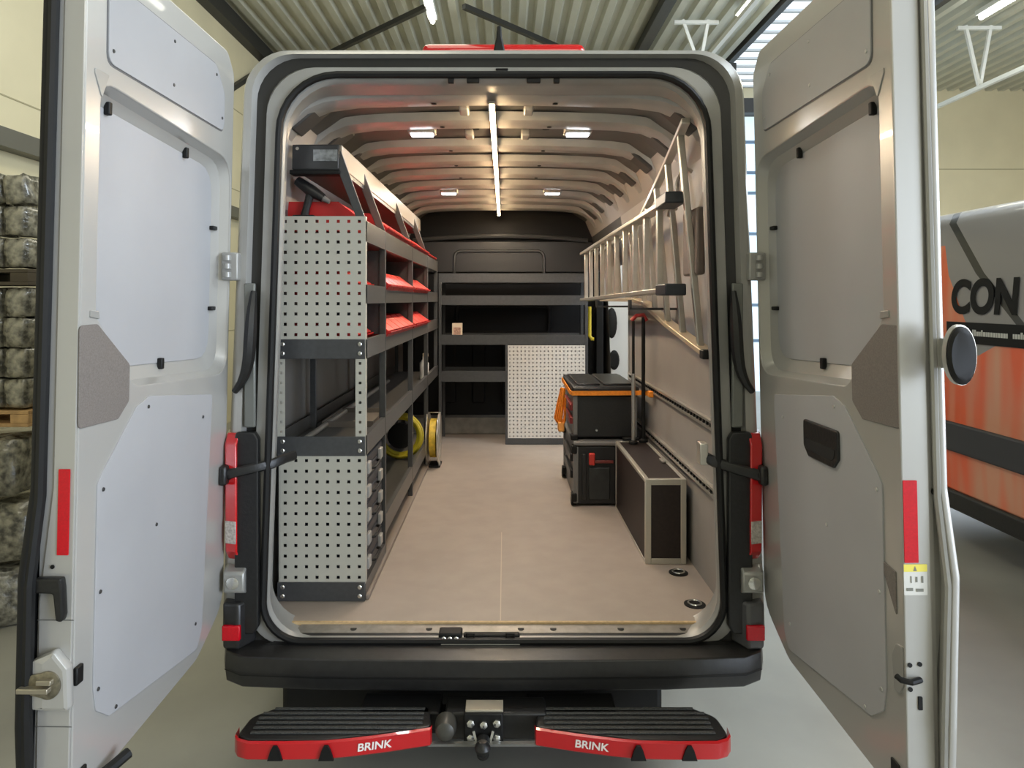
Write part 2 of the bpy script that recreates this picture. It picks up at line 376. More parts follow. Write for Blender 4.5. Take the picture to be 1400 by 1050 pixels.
mk = mat('band_print', (.6,.6,.56), .5); rnd = random.Random(3); y = 2.22; bb = MB()
while y > 1.2:
    wd_ = rnd.choice((.012,.016,.02)); h_ = rnd.choice((.03,.03,.042)); bb.box(-.0105,-.0085,y-wd_,y,1.555,1.555+h_); y -= wd_+.006 + (.04 if rnd.random() < .15 else 0)
bb.build('band_print', mk, ov, smooth=0)['kind'] = 'stuff'
# ================================================================ WHITE VEHICLE seen through side door
wv_ = thing('white_van', 'white van with black mirror seen through the open side door', 'van', (1.12, 6.6, 0))
MB().loft([[(a, y, z) for a, z in ((0,.35),(0,1.3),(.05,2.1),(.15,2.35),(1.7,2.35),(1.8,2.1),(1.85,1.3),(1.85,.35))] for y in (0, 3.9)], cap0=True, cap1=True).build('body_shell', white, wv_, bev=.05)
MB().box(.75, 1.7, -.01, .02, 1.35, 2.0).build('rear_window', black, wv_, bev=.01)
for x in (.2, 1.5):
    MB().lathe((x, .5, .33), (1,0,0), [(0,.25),(0,.33),(.2,.33)], 24).build('wheel', rubber, wv_)
MB().loft([[(.31 + .07*math.cos(t)*k, -.12+.05*j, 1.50+.20*math.sin(t)*k) for t in [2*math.pi*i/16 for i in range(16)]] for j, k in ((0,.8),(.3,1),(1,1),(1.6,.8))], cap0=True, cap1=True).build('mirror', black, wv_)
MB().bar((.31, -.05, 1.5), (.31, .05, 1.5), .04, .05).build('mirror_arm', black, wv_)
MB().loft([[(.34 + .07*math.cos(t)*k, -.12+.05*j, 1.02+.13*math.sin(t)*k) for t in [2*math.pi*i/16 for i in range(16)]] for j, k in ((0,.8),(.3,1),(1.6,.8))], cap0=True, cap1=True).build('lower_mirror', black, wv_)

# ================================================================ THE VAN
van = thing('cargo_van', 'silver cargo van with open rear doors and fitted workshop interior', 'van', (0,0,0))
def ring(y, wb, wt, z0, z1, rb, rt, n=8):
    """closed profile, starts bottom centre going to +x"""
    def wz(z): return wb + (wt-wb)*(z-z0)/(z1-z0)
    pts = [(0, z0)]
    sl_ = math.atan2(wb-wt, z1-z0)
    cb = (wb-rb, z0+rb); ct = (wz(z1-rt)-rt, z1-rt)
    half = []
    for k in range(n+1):
        a = -math.pi/2 + (math.pi/2)*k/n; half.append((cb[0]+rb*math.cos(a), cb[1]+rb*math.sin(a)))
    za, zb_ = z0+rb, z1-rt
    for k in range(1, 6):
        z = za + (zb_-za)*k/6; half.append((wb + (ct[0]+rt-wb)*(k/6), z))
    for k in range(n+1):
        a = (math.pi/2)*k/n; half.append((ct[0]+rt*math.cos(a), ct[1]+rt*math.sin(a)))
    full = [(0, z0)] + half + [(0, z1)] + [(-x, z) for x, z in reversed(half)]
    return [(x, y, z) for x, z in full]
# outer body
MB().loft([ring(-.005, .955, .886, .50, 2.697, .1, .15), ring(-.002, .97, .897, .50, 2.704, .1, .16), ring(.012, .988, .905, .50, 2.708, .1, .165), ring(.06, 1.005, .918, .50, 2.712, .1, .18), ring(.9, 1.03, .945, .46, 2.72, .1, .22),
           ring(2.3, 1.03, .945, .46, 2.72, .1, .22)]).build('body_shell', silver, van)
fb = MB(); fb.loft([ring(2.3, 1.03, .945, .46, 2.72, .1, .22), ring(3.8, 1.03, .945, .46, 2.71, .1, .22)])
def in_door(f):
    c = [sum(fb.v[i][k] for i in f)/len(f) for k in range(3)]; return c[0] > .9 and .7 < c[2] < 2.2
fb.f = [f for f in fb.f if not in_door(f)]
fb.loft([ring(3.8, 1.03, .945, .46, 2.71, .1, .22), ring(4.2, 1.02, .93, .46, 2.70, .1, .18)])
fb.build('front_body_shell', silver, van)
MB().loft([ring(-.005, .955, .886, .50, 2.697, .1, .15), ring(-.012, .935, .868, .52, 2.688, .1, .15), ring(.02, .926, .860, .53, 2.683, .1, .16)]).build('rear_edge', silver, van)
MB().loft([ring(.02, .927, .861, .53, 2.684, .1, .16), ring(.025, .890, .826, .545, 2.650, .12, .17)]).build('door_gap_seal', mat('gap_grey', (0.014,0.014,0.013), .45), van)
MB().loft([ring(.025, .891, .827, .545, 2.651, .12, .17), ring(.005, .884, .820, .55, 2.645, .12, .18), ring(.0, .846, .782, .555, 2.628, .13, .20)]).build('rear_frame', silver_in, van)
MB().tube([(x, y-.006, z) for x, y, z in ring(.0, .834, .770, .565, 2.615, .14, .21)], .0135, 8, closed=True).build('rubber_seal', rubber, van)
MB().loft([ring(.0, .846, .782, .555, 2.628, .13, .20), ring(.004, .822, .758, .568, 2.602, .14, .21), ring(.02, .818, .754, .572, 2.592, .15, .21), ring(.05, .832, .772, .575, 2.588, .15, .20),
           ring(.13, .850, .785, .575, 2.585, .15, .20), ring(.14, .850, .785, .577, 2.583, .15, .20), ring(.145, .93, .90, .50, 2.67, .1, .2)]).build('inner_frame', silver_in, van)
# header holes
for x, z, wd_, hh in ((-.155,2.596,.022,.02),(-.075,2.596,.045,.018),(.145,2.596,.05,.018),(.228,2.596,.022,.02),(.03,2.636,.045,.008)):
    MB().box(x-wd_/2, x+wd_/2, -.004, .012, z-hh/2, z+hh/2).build('header_hole', black, van, bev=.003)
# interior shell
def iprof(y, o=0):
    h = [(.90,.59),(.90,1.75),(.885,2.05),(.845,2.38),(.785,2.52),(.66,2.605),(.3,2.628),(0,2.635)]
    h = [(x+o, z+(o if z > 2.3 else 0)) for x, z in h]
    return h
hp = iprof(0)
for sgn in (-1, 1):
    def strip(i0, i1, y0, y1, z0=None):
        pr = hp[i0:i1+1]; b = MB(); b.loft([[(sgn*x, y0, z) for x, z in pr], [(sgn*x, y1, z) for x, z in pr]], closed=False)
        b.loft([[(sgn*(x+.02), y0, z+.01) for x, z in pr], [(sgn*(x+.02), y1, z+.01) for x, z in pr]], closed=False)
        return b
    if sgn < 0:
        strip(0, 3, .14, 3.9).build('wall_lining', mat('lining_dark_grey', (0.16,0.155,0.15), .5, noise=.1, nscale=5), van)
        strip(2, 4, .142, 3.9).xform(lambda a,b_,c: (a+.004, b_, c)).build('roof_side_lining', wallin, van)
    else:
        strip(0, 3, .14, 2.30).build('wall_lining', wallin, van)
        strip(3, 4, .14, 3.9).build('roof_side_lining', wallin, van)
        strip(2, 3, 2.30, 3.9).build('door_header', mat('header_dark', (.05,.05,.05), .5), van)
        MB().box(.87, .94, 3.80, 3.95, .59, 2.1).build('front_pillar', black, van, bev=.01)
        MB().box(.895, .93, 2.26, 2.31, .59, 2.1).build('side_pillar', silver_in, van, bev=.01)
    strip(4, 7, .14, 3.9).build('roof_sheet', ceilm, van)
# recessed pads along the roof sides
for sgn in (-1, 1):
    for k in range(8):
        y = .26 + k*.42
        MB().bar((sgn*.80, y, 2.475), (sgn*.67, y, 2.585), .13, .03, (0,0,1)).build('roof_cavity', mat('cavity_dark', (.06,.055,.05), .5), van, bev=.008)
# roof bows
ribs = [.23, .60, 1.10, 1.50, 1.90, 2.32, 2.75, 3.10, 3.50]
for i, y in enumerate(ribs):
    prof = [(-.835,2.41),(-.79,2.475),(-.73,2.525),(-.66,2.555),(-.55,2.570),(-.3,2.578),(0,2.582),(.3,2.578),(.55,2.570),(.66,2.555),(.73,2.525),(.79,2.475),(.835,2.41)]
    b = MB(); b.loft([[(x, y+dy, z+dz) for dy, dz in ((-.075,.045),(-.064,.010),(-.045,.0),(.045,.0),(.064,.010),(.075,.045))] for x, z in prof], closed=True, cap0=True, cap1=True)
    rb_ = b.build('roof_bow', ribm, van)
    if i < 5:
        for x in (-.5, -.24, .24, .5):
            MB().lathe((x, y, 2.5735), (0,0,1), [(0,.008),(.001,.011),(.003,.011)], 10).build('bow_hole', black, rb_)
for i in range(6):
    y = (ribs[i]+ribs[i+1])/2
    for x in (-.56, -.30, .24, .30+.22, -.10):
        MB().lathe((x, y, 2.6195 if abs(x) > .5 else 2.626), (0,0,1), [(0,.016),(.002,.018),(.006,.018)], 10).build('roof_hole', black, van)
# longitudinal roof brackets near centre
for y in (.40, .85):
    for x in (-.13, .14):
        MB().box(x-.02, x+.02, y-.05, y+.05, 2.585, 2.62).build('roof_clip', ribm, van, bev=.008)
# led strip and lamps
MB().box(-.022, .002, .16, 3.62, 2.5555, 2.566).build('led_profile', alu, van)
for k in range(46):
    y = .20 + k*.075
    MB().box(-.019, -.001, y-.020, y+.020, 2.541, 2.5555).build('led', ledm, van, smooth=0)
l = bpy.data.lights.new('led_glow', 'AREA'); l.shape = 'RECTANGLE'; l.size = .03; l.size_y = 3.4; l.energy = 20; l.color = (1.0, .85, .66)
o = bpy.data.objects.new('led_glow', l); sc.collection.objects.link(o); o.location = (-.01, 1.9, 2.538); o.parent = van
for (x, y) in ((-.345, .72), (.38, .72), (-.365, 2.52), (.385, 2.52)):
    cl = MB().box(x-.065, x+.065, y-.04, y+.04, 2.572, 2.62).build('ceiling_lamp', ribm, van, bev=.008)
    MB().box(x-.05, x+.05, y-.028, y+.028, 2.565, 2.573).build('lens', lampm, cl)
    l = bpy.data.lights.new('ceiling_lamp_light', 'AREA'); l.size = .08; l.energy = 4; l.color = (.93, .96, 1)
    o = bpy.data.objects.new('ceiling_lamp_light', l); sc.collection.objects.link(o); o.location = (x, y, 2.56); o.parent = van
# cargo floor
MB().box(-.90, .90, .145, 3.9, .57, .59).build('cargo_floor', floorm, van)
MB().box(-.78, .80, .095, .146, .572, .590).build('floor_plate_edge', floorm, van)
MB().box(-.785, .785, .083, .096, .572, .592).build('floor_edge_strip', edgew, van)
MB().box(.022, .026, .10, 1.1, .590, .5905).build('floor_seam', mat('seam', (.5,.42,.34), .5), van)
for (x, y) in ((.81, .56), (.795, .24)):
    lr = MB().lathe((x, y, .590), (0,0,1), [(0,.042),(.003,.042),(.004,.036)], 24).build('lashing_cup', black, van)
    MB().tube([(x+.025*math.cos(t), y+.025*math.sin(t), .597) for t in [2*math.pi*i/16 for i in range(16)]], .004, 6, closed=True).build('ring', boltm, lr)
# sill
sill = MB().loft([[(-.72,.083,.585),(.74,.083,.585)], [(-.74,.03,.578),(.76,.03,.578)]], closed=False).box(-.74,.76,.03,.09,.55,.576).build('sill_plate', mat('sill_aluminium', (.30,.28,.25), .45, .5, noise=.25, nscale=25), van)
for x in (-.52, -.24, .10, .22, .47, .70):
    MB().lathe((x, .055, .578), (0,0,1), [(0,.012),(.004,.012)], 12).build('sill_bolt', black, sill)
MB().loft([[(-.78,.03,.577),(.80,.03,.577)], [(-.80,.0,.560),(.82,.0,.560)], [(-.84,-.02,.555),(.86,-.02,.555)]], closed=False).build('sill_step', bplast, van)
lk = MB().box(-.20,-.115,-.005,.05,.565,.592).build('lock_striker', black, van, bev=.006)
for x in (-.18,-.158,-.135): MB().lathe((x, -.006, .575), (0,-1,0), [(0,.008),(.004,.008),(.006,.005)], 10).build('bolt', boltm, lk)
lk2 = MB().box(-.11,.095,.005,.035,.562,.582).build('lock_striker', black, van, bev=.006)
for x in (-.085,.06):
    MB().tube([(x-.014,-.002,.566),(x-.014,-.002,.590),(x+.014,-.002,.590),(x+.014,-.002,.566)], .004, 6).build('striker_loop', black, lk2)
MB().box(-.19,.095,-.018,.0,.556,.563).build('striker_plate', alu, van, bev=.002)
# bulkhead
BK = MB().box(-.92,.92,3.9,3.93,.5,2.65).build('bulkhead', bulk, van)
MB().tube([(-.80,3.84,2.34)] + [(x, 3.84, 2.385-.04*(x/.8)**2) for x in (-.6,-.3,0,.3,.6)] + [(.80,3.84,2.34)], .022, 8).build('crossbar', shelfm, BK)
MB().box(-.85,.85,3.86,3.9,2.05,2.34).build('upper_panel', mat('bulkhead_panel', (.022,.022,.024), .4), BK, bev=.01)
wp = rounded(rect(-.42,.40,1.98,2.25), .07)
MB().tube([(a, 3.85, c) for a, c in wp], .014, 6, closed=True).build('window_frame', shelfm, BK)
wp = rounded(rect(-.40,.45,1.50,1.74), .05)
MB().tube([(a, 3.87, c) for a, c in wp], .018, 6, closed=True).build('pressed_bead', bulk, BK)
for k in range(6):
    MB().box(-.8+k*.27,-.68+k*.27,3.87,3.9,.85,1.45).build('pressed_bead', bulk, BK, bev=.012)
MB().box(-.86,.2,3.74,3.9,.59,.74).build('wheel_step', mat('step_grey', (.22,.21,.19), .5, noise=.3, nscale=12), van, bev=.01)
# yellow grab bar at side door
MB().tube([(.80,3.70,1.74),(.80,3.70,1.48),(.82,3.70,1.45),(.84,3.70,1.45)], .016, 8).build('grab_bar', yellow, van)
# lashing rails on right wall
for z in (1.285, 1.015):
    rl = MB().loft([[(.899, y, z-.022),(.882, y, z-.02),(.882, y, z-.010),(.892,y,z-.008),(.892,y,z+.008),(.882,y,z+.010),(.882, y, z+.02),(.899, y, z+.022)] for y in (.16, 2.24)], cap0=True, cap1=True).build('lashing_rail', alu, van)
    for k in range(41):
        y = .19 + k*.05
        MB().box(.884,.8925,y-.008,y+.008,z-.007,z+.007).build('rail_hole', black, rl, smooth=0)
# rear pillar trim, lights, bumper
bl = MB(); 
for sgn in (-1, 1):
    pts = [(.843,.63),(.843,1.30),(.858,1.325),(.925,1.325),(.93,1.30),(.93,.60),(.86,.60)]
    v_, f_ = fill2d([rounded(pts, .01, 2)], .03, .006)
    MB().add(v_, f_).xform(lambda a,b_,c: (sgn*a, -.022+c-.008, b_)).build('pillar_trim', bplast, van)
    tl = MB().loft([[(sgn*.915,y1,z),(sgn*.962,y2,z),(sgn*.985,.06,z),(sgn*.93,.06,z)] for y1,y2,z in ((-.01,-.0,.86),(-.045,-.03,.90),(-.05,-.035,1.28),(-.02,-.01,1.32))], cap0=True, cap1=True).build('tail_light', redlens, van, bev=.006)
    MB().loft([[(sgn*.916,-.052,z),(sgn*.96,-.038,z),(sgn*.96,-.02,z),(sgn*.92,-.03,z)] for z in (.93,1.01)], cap0=True, cap1=True).build('clear_lens', clearlens, tl, bev=.003)
    MB().loft([[(sgn*.885,y,z),(sgn*.96,y,z),(sgn*.98,.03,z),(sgn*.89,.03,z)] for y,z in ((-.02,.745),(-.055,.76),(-.055,.83),(-.02,.845))], cap0=True, cap1=True).build('door_buffer', mat('buffer_grey', (.32,.32,.30), .35, .4), van, bev=.008)
    MB().lathe((sgn*.925, -.056, .795), (0,-1,0), [(0,.022),(.004,.022),(.008,.012)], 16).build('buffer_cap', boltm, van)
    # hinges
    for z in (1.92,):
        hg = MB().box(min(sgn*.915,sgn*.975), max(sgn*.915,sgn*.975), -.035, .02, z-.05, z+.05).build('door_hinge', silver_in, van, bev=.006)
        for q in (-.03, 0, .03): MB().cyl((sgn*.95, -.04, z+q-.009), (sgn*.95, -.04, z+q+.009), .013, 12).build('knuckle', silver_in, hg)
    # curved black bow on body
    pts = [(sgn*(.885+.0*t), -.02-.03*math.sin(math.pi*t), 1.83-.35*t) for t in [i/12 for i in range(13)]]
    pts = [(sgn*(.862 + .070*t**5), -.02-.035*math.sin(math.pi*min(1,t+.02)), 1.83-.36*t) for t in [i/12 for i in range(13)]]
    MB().tube(pts, [.006+.017*math.sin(math.pi*min(.97,max(.03,i/12)))**.5 for i in range(13)], 8).build('weather_bow', bplast, van)
    MB().box(min(sgn*.86,sgn*.90), max(sgn*.86,sgn*.90), -.018, .0, 1.34, 1.86).build('rail_cover', mat('rail_grey', (.16,.165,.15), .35, .3), van, bev=.005)
# bumper loft
def bprof(x, y, s=1.0):
    return [(x, y+.10, .556), (x, y+.02, .556), (x, y-.015, .552), (x, y-.025, .50), (x, y-.01, .445), (x, y+.03, .425), (x, y+.12, .425)]
xs = [(-.985,.12),(-.975,.02),(-.95,-.035),(-.88,-.075),(-.6,-.095),(0,-.105),(.6,-.095),(.88,-.075),(.95,-.035),(.975,.02),(.985,.12)]
MB().loft([bprof(x, y) for x, y in xs], closed=True, cap0=True, cap1=True).build('bumper', bumperm, van, bev=.006)
MB().loft([[(x, y-.027-.002, .497), (x, y-.029, .493)] for x, y in xs[1:-1]], closed=False).build('bumper_groove', black, van)
for sgn in (-1, 1):
    ck = MB().loft([[(sgn*.865,.02,z),(sgn*.905,-.055,z),(sgn*.965,-.045,z),(sgn*.985,.06,z)] for z in (.555, .72)], cap0=True, cap1=True).build('bumper_corner', bumperm if sgn < 0 else mat('bumper_grey', (.075,.075,.078), .45), van, bev=.01)
    MB().box(min(sgn*.898,sgn*.962), max(sgn*.898,sgn*.962), -.062, -.045, .592, .645).build('reflector', redrefl, ck, bev=.004)
# underbody, wheels
MB().box(-.78,.62,.03,4.0,.20,.46).build('underbody', black, van, bev=.02)
for sgn in (-1, 1):
    for y in (1.3, 4.7):
        MB().lathe((sgn*.74, y, .35), (sgn,0,0), [(0,.30),(0,.35),(.2,.35),(.22,.30),(.2,.18)], 28).build('wheel', rubber, van)
# front cab, simple
MB().loft([ring(4.2, 1.02, .93, .46, 2.70, .1, .18), ring(5.0, 1.0, .86, .46, 2.45, .1, .2), ring(5.8, .98, .90, .46, 1.3, .1, .15), ring(6.1, .9, .8, .5, 1.0, .1, .1)], cap1=True).build('cab_shell', silver, van)
# red roof light bar, antenna
rbx = thing('warning_light_bar', 'red light bar lying across the van roof behind the black antenna', 'light bar', (.03, .40, 2.735))
MB().box(-.33,.33,0,.10,.0,.10).build('housing', black, rbx, bev=.01)
MB().box(-.34,.35,-.01,.11,.08,.145).build('lens', redlens, rbx, bev=.03, seg=3)
MB().loft([[(x, y, z) for x, y, z in ((-.022*k,-.0,h),(.022*k,-.0,h),(.022*k,.08,h),(-.022*k,.08,h))] for k, h in ((1,0),(.9,.03),(.5,.07),(.35,.115))], cap0=True, cap1=True).xform(lambda a,b_,c: (a+.02, b_+.02, c+2.69)).build('antenna', black, van, bev=.006)

# ---------------------------------------------------------------- rear doors
def px2uz(px, py, right=False):
    s = (690-px)/1.008
    d = 950/s; return (2.52-d, 1.8+(410-py)/s)
def P(lst): return [px2uz(*p) for p in lst]
def make_door(sgn, rot):
    # local frame: u along -y, t outward (sgn*x), z
    def m3(u, z, t): return (sgn*t + 0.0, -u, z)
    LEAN = .022
    def fn(a, b_, c):
        if c > .055:
            k = min(1, max(0, (1.5-b_)/.35)); c += .018*k*k*(3-2*k)
            if sgn > 0: k = min(1, max(0, (1.02-b_)/.12)); c -= .014*k*k*(3-2*k)
        return (sgn*(c - LEAN*(b_-1.3)), -a, b_)
    inner = rounded([(.0,.70),(.20,.600),(.86,.575),(.865,2.69),(.06,2.68),(.0,2.615)], [.12,.12,.01,.02,.05,.05])
    hole_o = rounded([(.012,1.535),(.62,1.565),(.80,1.76),(.80,2.345),(.012,2.30)], [.09,.06,.05,.06,.10])
    hole_i = rounded([(.060,1.60),(.60,1.62),(.775,1.79),(.775,2.30),(.060,2.255)], [.09,.06,.05,.06,.10])
    door = MB()
    v_, f_ = fill2d([inner, hole_o], .012, .004); door.add(v_, f_)
    n = len(hole_o)
    door.loft([[(a, b_, .006) for a, b_ in hole_o], [(a*.75+c*.25, b_*.75+d*.25, .035) for (a, b_), (c, d) in zip(hole_o, hole_i)], [(a, b_, .056) for a, b_ in hole_i]])
    # side walls to the outer skin
    outer = rounded([(-.01,.70),(.20,.590),(.863,.565),(.866,2.70),(.06,2.695),(-.01,2.625)], [.12,.12,.01,.02,.05,.05])
    door.loft([[(a, b_, .006) for a, b_ in inner], [(a, b_, .03) for a, b_ in outer], [(a, b_, .072) for a, b_ in outer]])
    door.xform(fn)
    D = door.build('rear_door', silver, van); D.location = (sgn*.968, 0, 0); D.rotation_euler = (0, 0, rot)
    D['label'] = 'rear door on the %s, opened square to the van' % ('latch-lever side' if sgn < 0 else 'handle side')
    # outer skin and gasket (gasket widens low down)
    sk_ = rounded([(-.03,.68),(.20,.560),(.885,.53),(.905,.80),(.905,1.15),(.885,1.35),(.885,2.712),(.06,2.71),(-.02,2.64)], [.12,.1,.03,.1,.1,.1,.02,.05,.05])
    v_, f_ = fill2d([sk_], .018, .005); MB().add(v_, f_).xform(lambda a,b_,c: fn(a,b_,c+.074)).build('outer_skin', silver if sgn > 0 else rubber, D)
    gk = rounded([(-.015,.69),(.20,.575),(.878,.55),(.893,.82),(.893,1.13),(.876,1.33),(.876,2.705),(.06,2.70),(-.015,2.63)], [.12,.1,.03,.1,.1,.1,.02,.05,.05])
    MB().tube([fn(a, b_, .070) for a, b_ in gk], .013 if sgn < 0 else .009, 8, closed=True).build('door_seal', rubber if sgn < 0 else silver_in, D)
    def plate(name, poly, r, m, t0, th=.005, bev=.0015, lab=None):
        v_, f_ = fill2d([rounded(poly, r, 4)], th, bev)
        o = MB().add(v_, f_).xform(lambda a,b_,c: fn(a,b_,t0 + c)).build(name, m, D)
        if lab: o['label'] = lab
        return o
    # dark joint behind the panel: panel sits 3 mm proud of frame
    joint = mat('panel_joint', (.12,.12,.12), .6)
    up = [(.09,2.388),(.778,2.395),(.782,2.605),(.16,2.60),(.09,2.52)]
    plate('joint_line', [(.086,2.384),(.782,2.391),(.786,2.609),(.158,2.604),(.086,2.522)], .03, joint, -.001, .003, 0)
    plate('upper_panel', up, .03, panelgrey, -.005)
    plate('window_panel', [(.055,1.595),(.60,1.615),(.78,1.785),(.78,2.305),(.055,2.26)], [.09,.06,.05,.06,.10], panelgrey, .050, .006)
    lp = P([(285,540),(205,541),(188,556),(145,645),(138,662),(138,940),(142,972),(160,979),(275,888),(281,860)])
    lp[0] = (lp[0][0]-.02, lp[0][1]); 
    plate('lower_panel', lp, [.02,.02,.02,.02,.02,.02,.02,.02,.02,.02], panelgrey, -.004)
    wg = P([(110,445),(134,443),(178,498),(178,548),(164,573),(111,587)])
    plate('vent_panel', wg, .015, wedgem, -.003, .004)
    if sgn > 0:
        plate('vent_panel', [(.835,1.03),(.835,1.14),(.765,1.15)], .004, wedgem, -.003, .004)
    # pressed shapes
    plate('edge_bead', [(.79,1.752),(.83,1.758),(.83,1.775),(.795,1.772)], .004, silver_in, -.004, .006)
    plate('corner_bead', [(.77,2.365),(.83,2.365),(.83,2.352),(.80,2.30)], .004, silver_in, -.003, .005)
    screws = P([(203,556),(276,570),(145,669),(217,717),(144,809),(272,853),(144,942),(168,966)]) + [(.76,2.43),(.45,2.44),(.11,2.43),(.45,2.57),(.16,2.565)]
    scm = mat('screw_dark', (.07,.07,.07), .4, .6) if sgn < 0 else mat('screw_light', (.5,.5,.48), .3, .6)
    for a, b_ in screws:
        MB().lathe((0,0,0), (0,0,1), [(0,.0055),(-.0025,.0045)], 10).xform(lambda x,y,z: fn(a+x, b_+y, -.0045+z)).build('screw', scm, D)
    # black clips around the window panel
    for a, b_, du, dz in ((.70,2.30,0,-1),(.27,2.275,0,-1),(.052,2.055,1,0),(.052,1.77,1,0),(.40,1.605,0,1)):
        c = MB(); 
        if du: c.box(a-.016, a+.018, b_-.007, b_+.007, .034, .050)
        else: c.box(a-.008, a+.008, b_-.016, b_+.018, .034, .050)
        c.xform(fn).build('clip', black, D, bev=.003)
    # edge face: everything below faces the camera (+u side)
    def efn(a, b_, c): return fn(.866+c, b_, a)     # a: outward, b: z, c: proud of the edge
    def eplate(name, poly, r, m, th=.004, bev=.001, c0=0, lab=None):
        v_, f_ = fill2d([rounded(poly, r, 4)], th, bev)
        o = MB().add(v_, f_).xform(lambda a,b_,c: efn(a,b_,c+c0)).build(name, m, D)
        if lab: o['label'] = lab
        return o
    def ez(py): return 1.8 + (410-py)/572.
    if sgn < 0:
        eplate('edge_face', [(.002,.58),(.062,.58),(.064,1.08),(.054,1.35),(.052,2.68),(.002,2.68)], .004, silver, .006, .002, -.004)
        eplate('reflector', rect(.012,.040,ez(757),ez(640)), .002, redrefl, .002, .0005, .003, 'red reflector strip')
        h = eplate('emergency_lever', [(.018,ez(785)),(.062,ez(785)),(.066,ez(795)),(.064,ez(805)),(.036,ez(806)),(.028,ez(842)),(.014,ez(844)),(.010,ez(835)),(.014,ez(800))], .006, bplast, .022, .005, .002)
        eplate('edge_hole', circ(.050, ez(773), .005), 0, black, .002, 0, .003)
        lb = eplate('lock_housing', [(-.012,ez(962)),(.060,ez(962)),(.062,ez(895)),(.03,ez(880)),(-.006,ez(905))], .01, silver, .03, .01, .0)
        MB().lathe((0,0,0),(0,0,1),[(0,.030),(.004,.030),(.006,.025)],24).xform(lambda x,y,z: efn(.036+x, ez(925)+y*1.1, .030+z)).build('lock_rotor', mat('worn_brass_steel', (.30,.27,.20), .35, .8, noise=.5, nscale=60), lb)
        MB().box(.02,.075,-.006,.006,0,.018).xform(lambda x,y,z: efn(x+.005, ez(928)+y, .034+z)).build('lock_pawl', mat('pawl_steel', (.42,.38,.30), .3, .8), lb, bev=.002)
        MB().box(.02,.055,-.006,.006,0,.014).xform(lambda x,y,z: efn(x-.0, ez(918)+y, .034+z)).build('lock_pawl', MATS['pawl_steel'], lb, bev=.002)
        MB().box(.835,.862,ez(938),ez(913),-.010,.0).xform(fn).build('buffer', rubber, D, bev=.003)
        for py in (845, 990): eplate('seam_line', rect(-.004,.066,ez(py+1),ez(py)), 0, mat('seam_dark', (.12,.12,.11), .5), .001, 0, .0025)
        MB().box(.81,.84,.60,.66,-.008,.0).xform(fn).build('lower_latch', black, D, bev=.003)
        MB().tube([fn(a, z, t) for a, z, t in ((.80,.60,-.01),(.74,.605,-.03),(.70,.615,-.05))], .014, 8).build('lower_catch', black, D)
    else:
        eplate('edge_face', [(-.004,.58),(.06,.58),(.062,2.68),(-.004,2.68)], .004, silver, .008, .003, -.004)
        eplate('edge_return', [(.055,.58),(.072,.58),(.074,.9),(.080,1.10),(.080,1.2),(.074,1.5),(.070,2.68),(.055,2.68)], .004, silver_in, .008, .003, -.012)
        eplate('reflector', rect(-.002,.032,ez(767),ez(655)), .002, redrefl, .002, .0005, .0045, 'red reflector strip')
        eplate('edge_hole', circ(.070, ez(671), .010), 0, black, .006, 0, .002)
        lb = eplate('warning_label', rect(-.004,.052,ez(811),ez(769)), .002, mat('label_white', (.62,.61,.57), .5), .001, 0, .0045, 'white sticker with yellow head')
        eplate('label_head', rect(-.004,.052,ez(779),ez(769)), .001, mat('label_yellow', (.75,.65,.10), .5), .001, 0, .0053).parent = D
        for poly in ([(.018,ez(778)),(.027,ez(778)),(.0225,ez(771))], rect(.002,.017,ez(805),ez(801)), rect(.025,.042,ez(806),ez(802)), rect(.012,.014,ez(794),ez(785)), rect(.024,.028,ez(793),ez(786)), rect(.038,.042,ez(794),ez(785))):
            eplate('label_mark', poly, 0, mat('label_print', (.18,.18,.15), .5), .0008, 0, .006)
        for a, z in ((.006, ez(906)), (.030, ez(905)), (.006, ez(939))): eplate('edge_hole', circ(a, z, .0055), 0, black, .002, 0, .0045)
        MB().tube([efn(.03, ez(926), .006), efn(.0, ez(925), .02), efn(-.02, ez(924), .012), efn(-.024, ez(922), 0)], .007, 8).build('latch_hook', black, D)
        eplate('edge_slot', rect(.024,.034,ez(967),ez(949)), .002, black, .003, 0, .004)
        # scoop beside the hook
        v_, f_ = fill2d([rounded([(.82,.845),(.845,.85),(.86,.88),(.86,.97),(.83,.965),(.812,.93)], .01)], .006, .002)
        MB().add(v_, f_).xform(lambda a,b_,c: fn(a,b_,c-.004)).build('edge_bead', silver_in, D)
        # black pull handle
        hp_ = P([(690-(1100-690)*1.008/.928, 576),(690-(1145-690)*1.008/.928, 576)])
        a1, a0 = hp_[1][0], hp_[0][0]; zc = hp_[0][1]
        g0, g1 = min(a0,a1), max(a0,a1)
        zt, zb_ = 1.8+(410-577)/455., 1.8+(410-627)/455.
        pl = plate('pull_handle', [(g0,zt),(g1,zt),(g1,zb_+.03),(g1-.03,zb_),(g0+.03,zb_),(g0,zb_+.03)], .012, bplast, -.012, .012, .004)
        v_, f_ = fill2d([rounded([(g0+.015,zb_+.055),(g1-.015,zb_+.055),(g1-.02,zb_+.03),(g1-.035,zb_+.02),(g0+.035,zb_+.02),(g0+.02,zb_+.03)], .006)], .002)
        MB().add(v_, f_).xform(lambda a,b_,c: fn(a,b_,c-.0135)).build('grip_hollow', mat('void', (.002,.002,.002), .9), pl)
        MB().box(.80,.835,.60,.67,-.006,.0).xform(fn).build('lower_latch', black, D, bev=.003)
        # oval mirror-like pad on the outside near the free edge
        ovl = MB(); ovl.loft([[fn(.92+dy, 1.675+.069*k*math.sin(t), .026+.0+(.066+.036*k*math.cos(t))) for t in [2*math.pi*i/24 for i in range(24)]] for dy, k in ((.012,.9),(.016,1.0),(.03,1.0))], cap0=True, cap1=True)
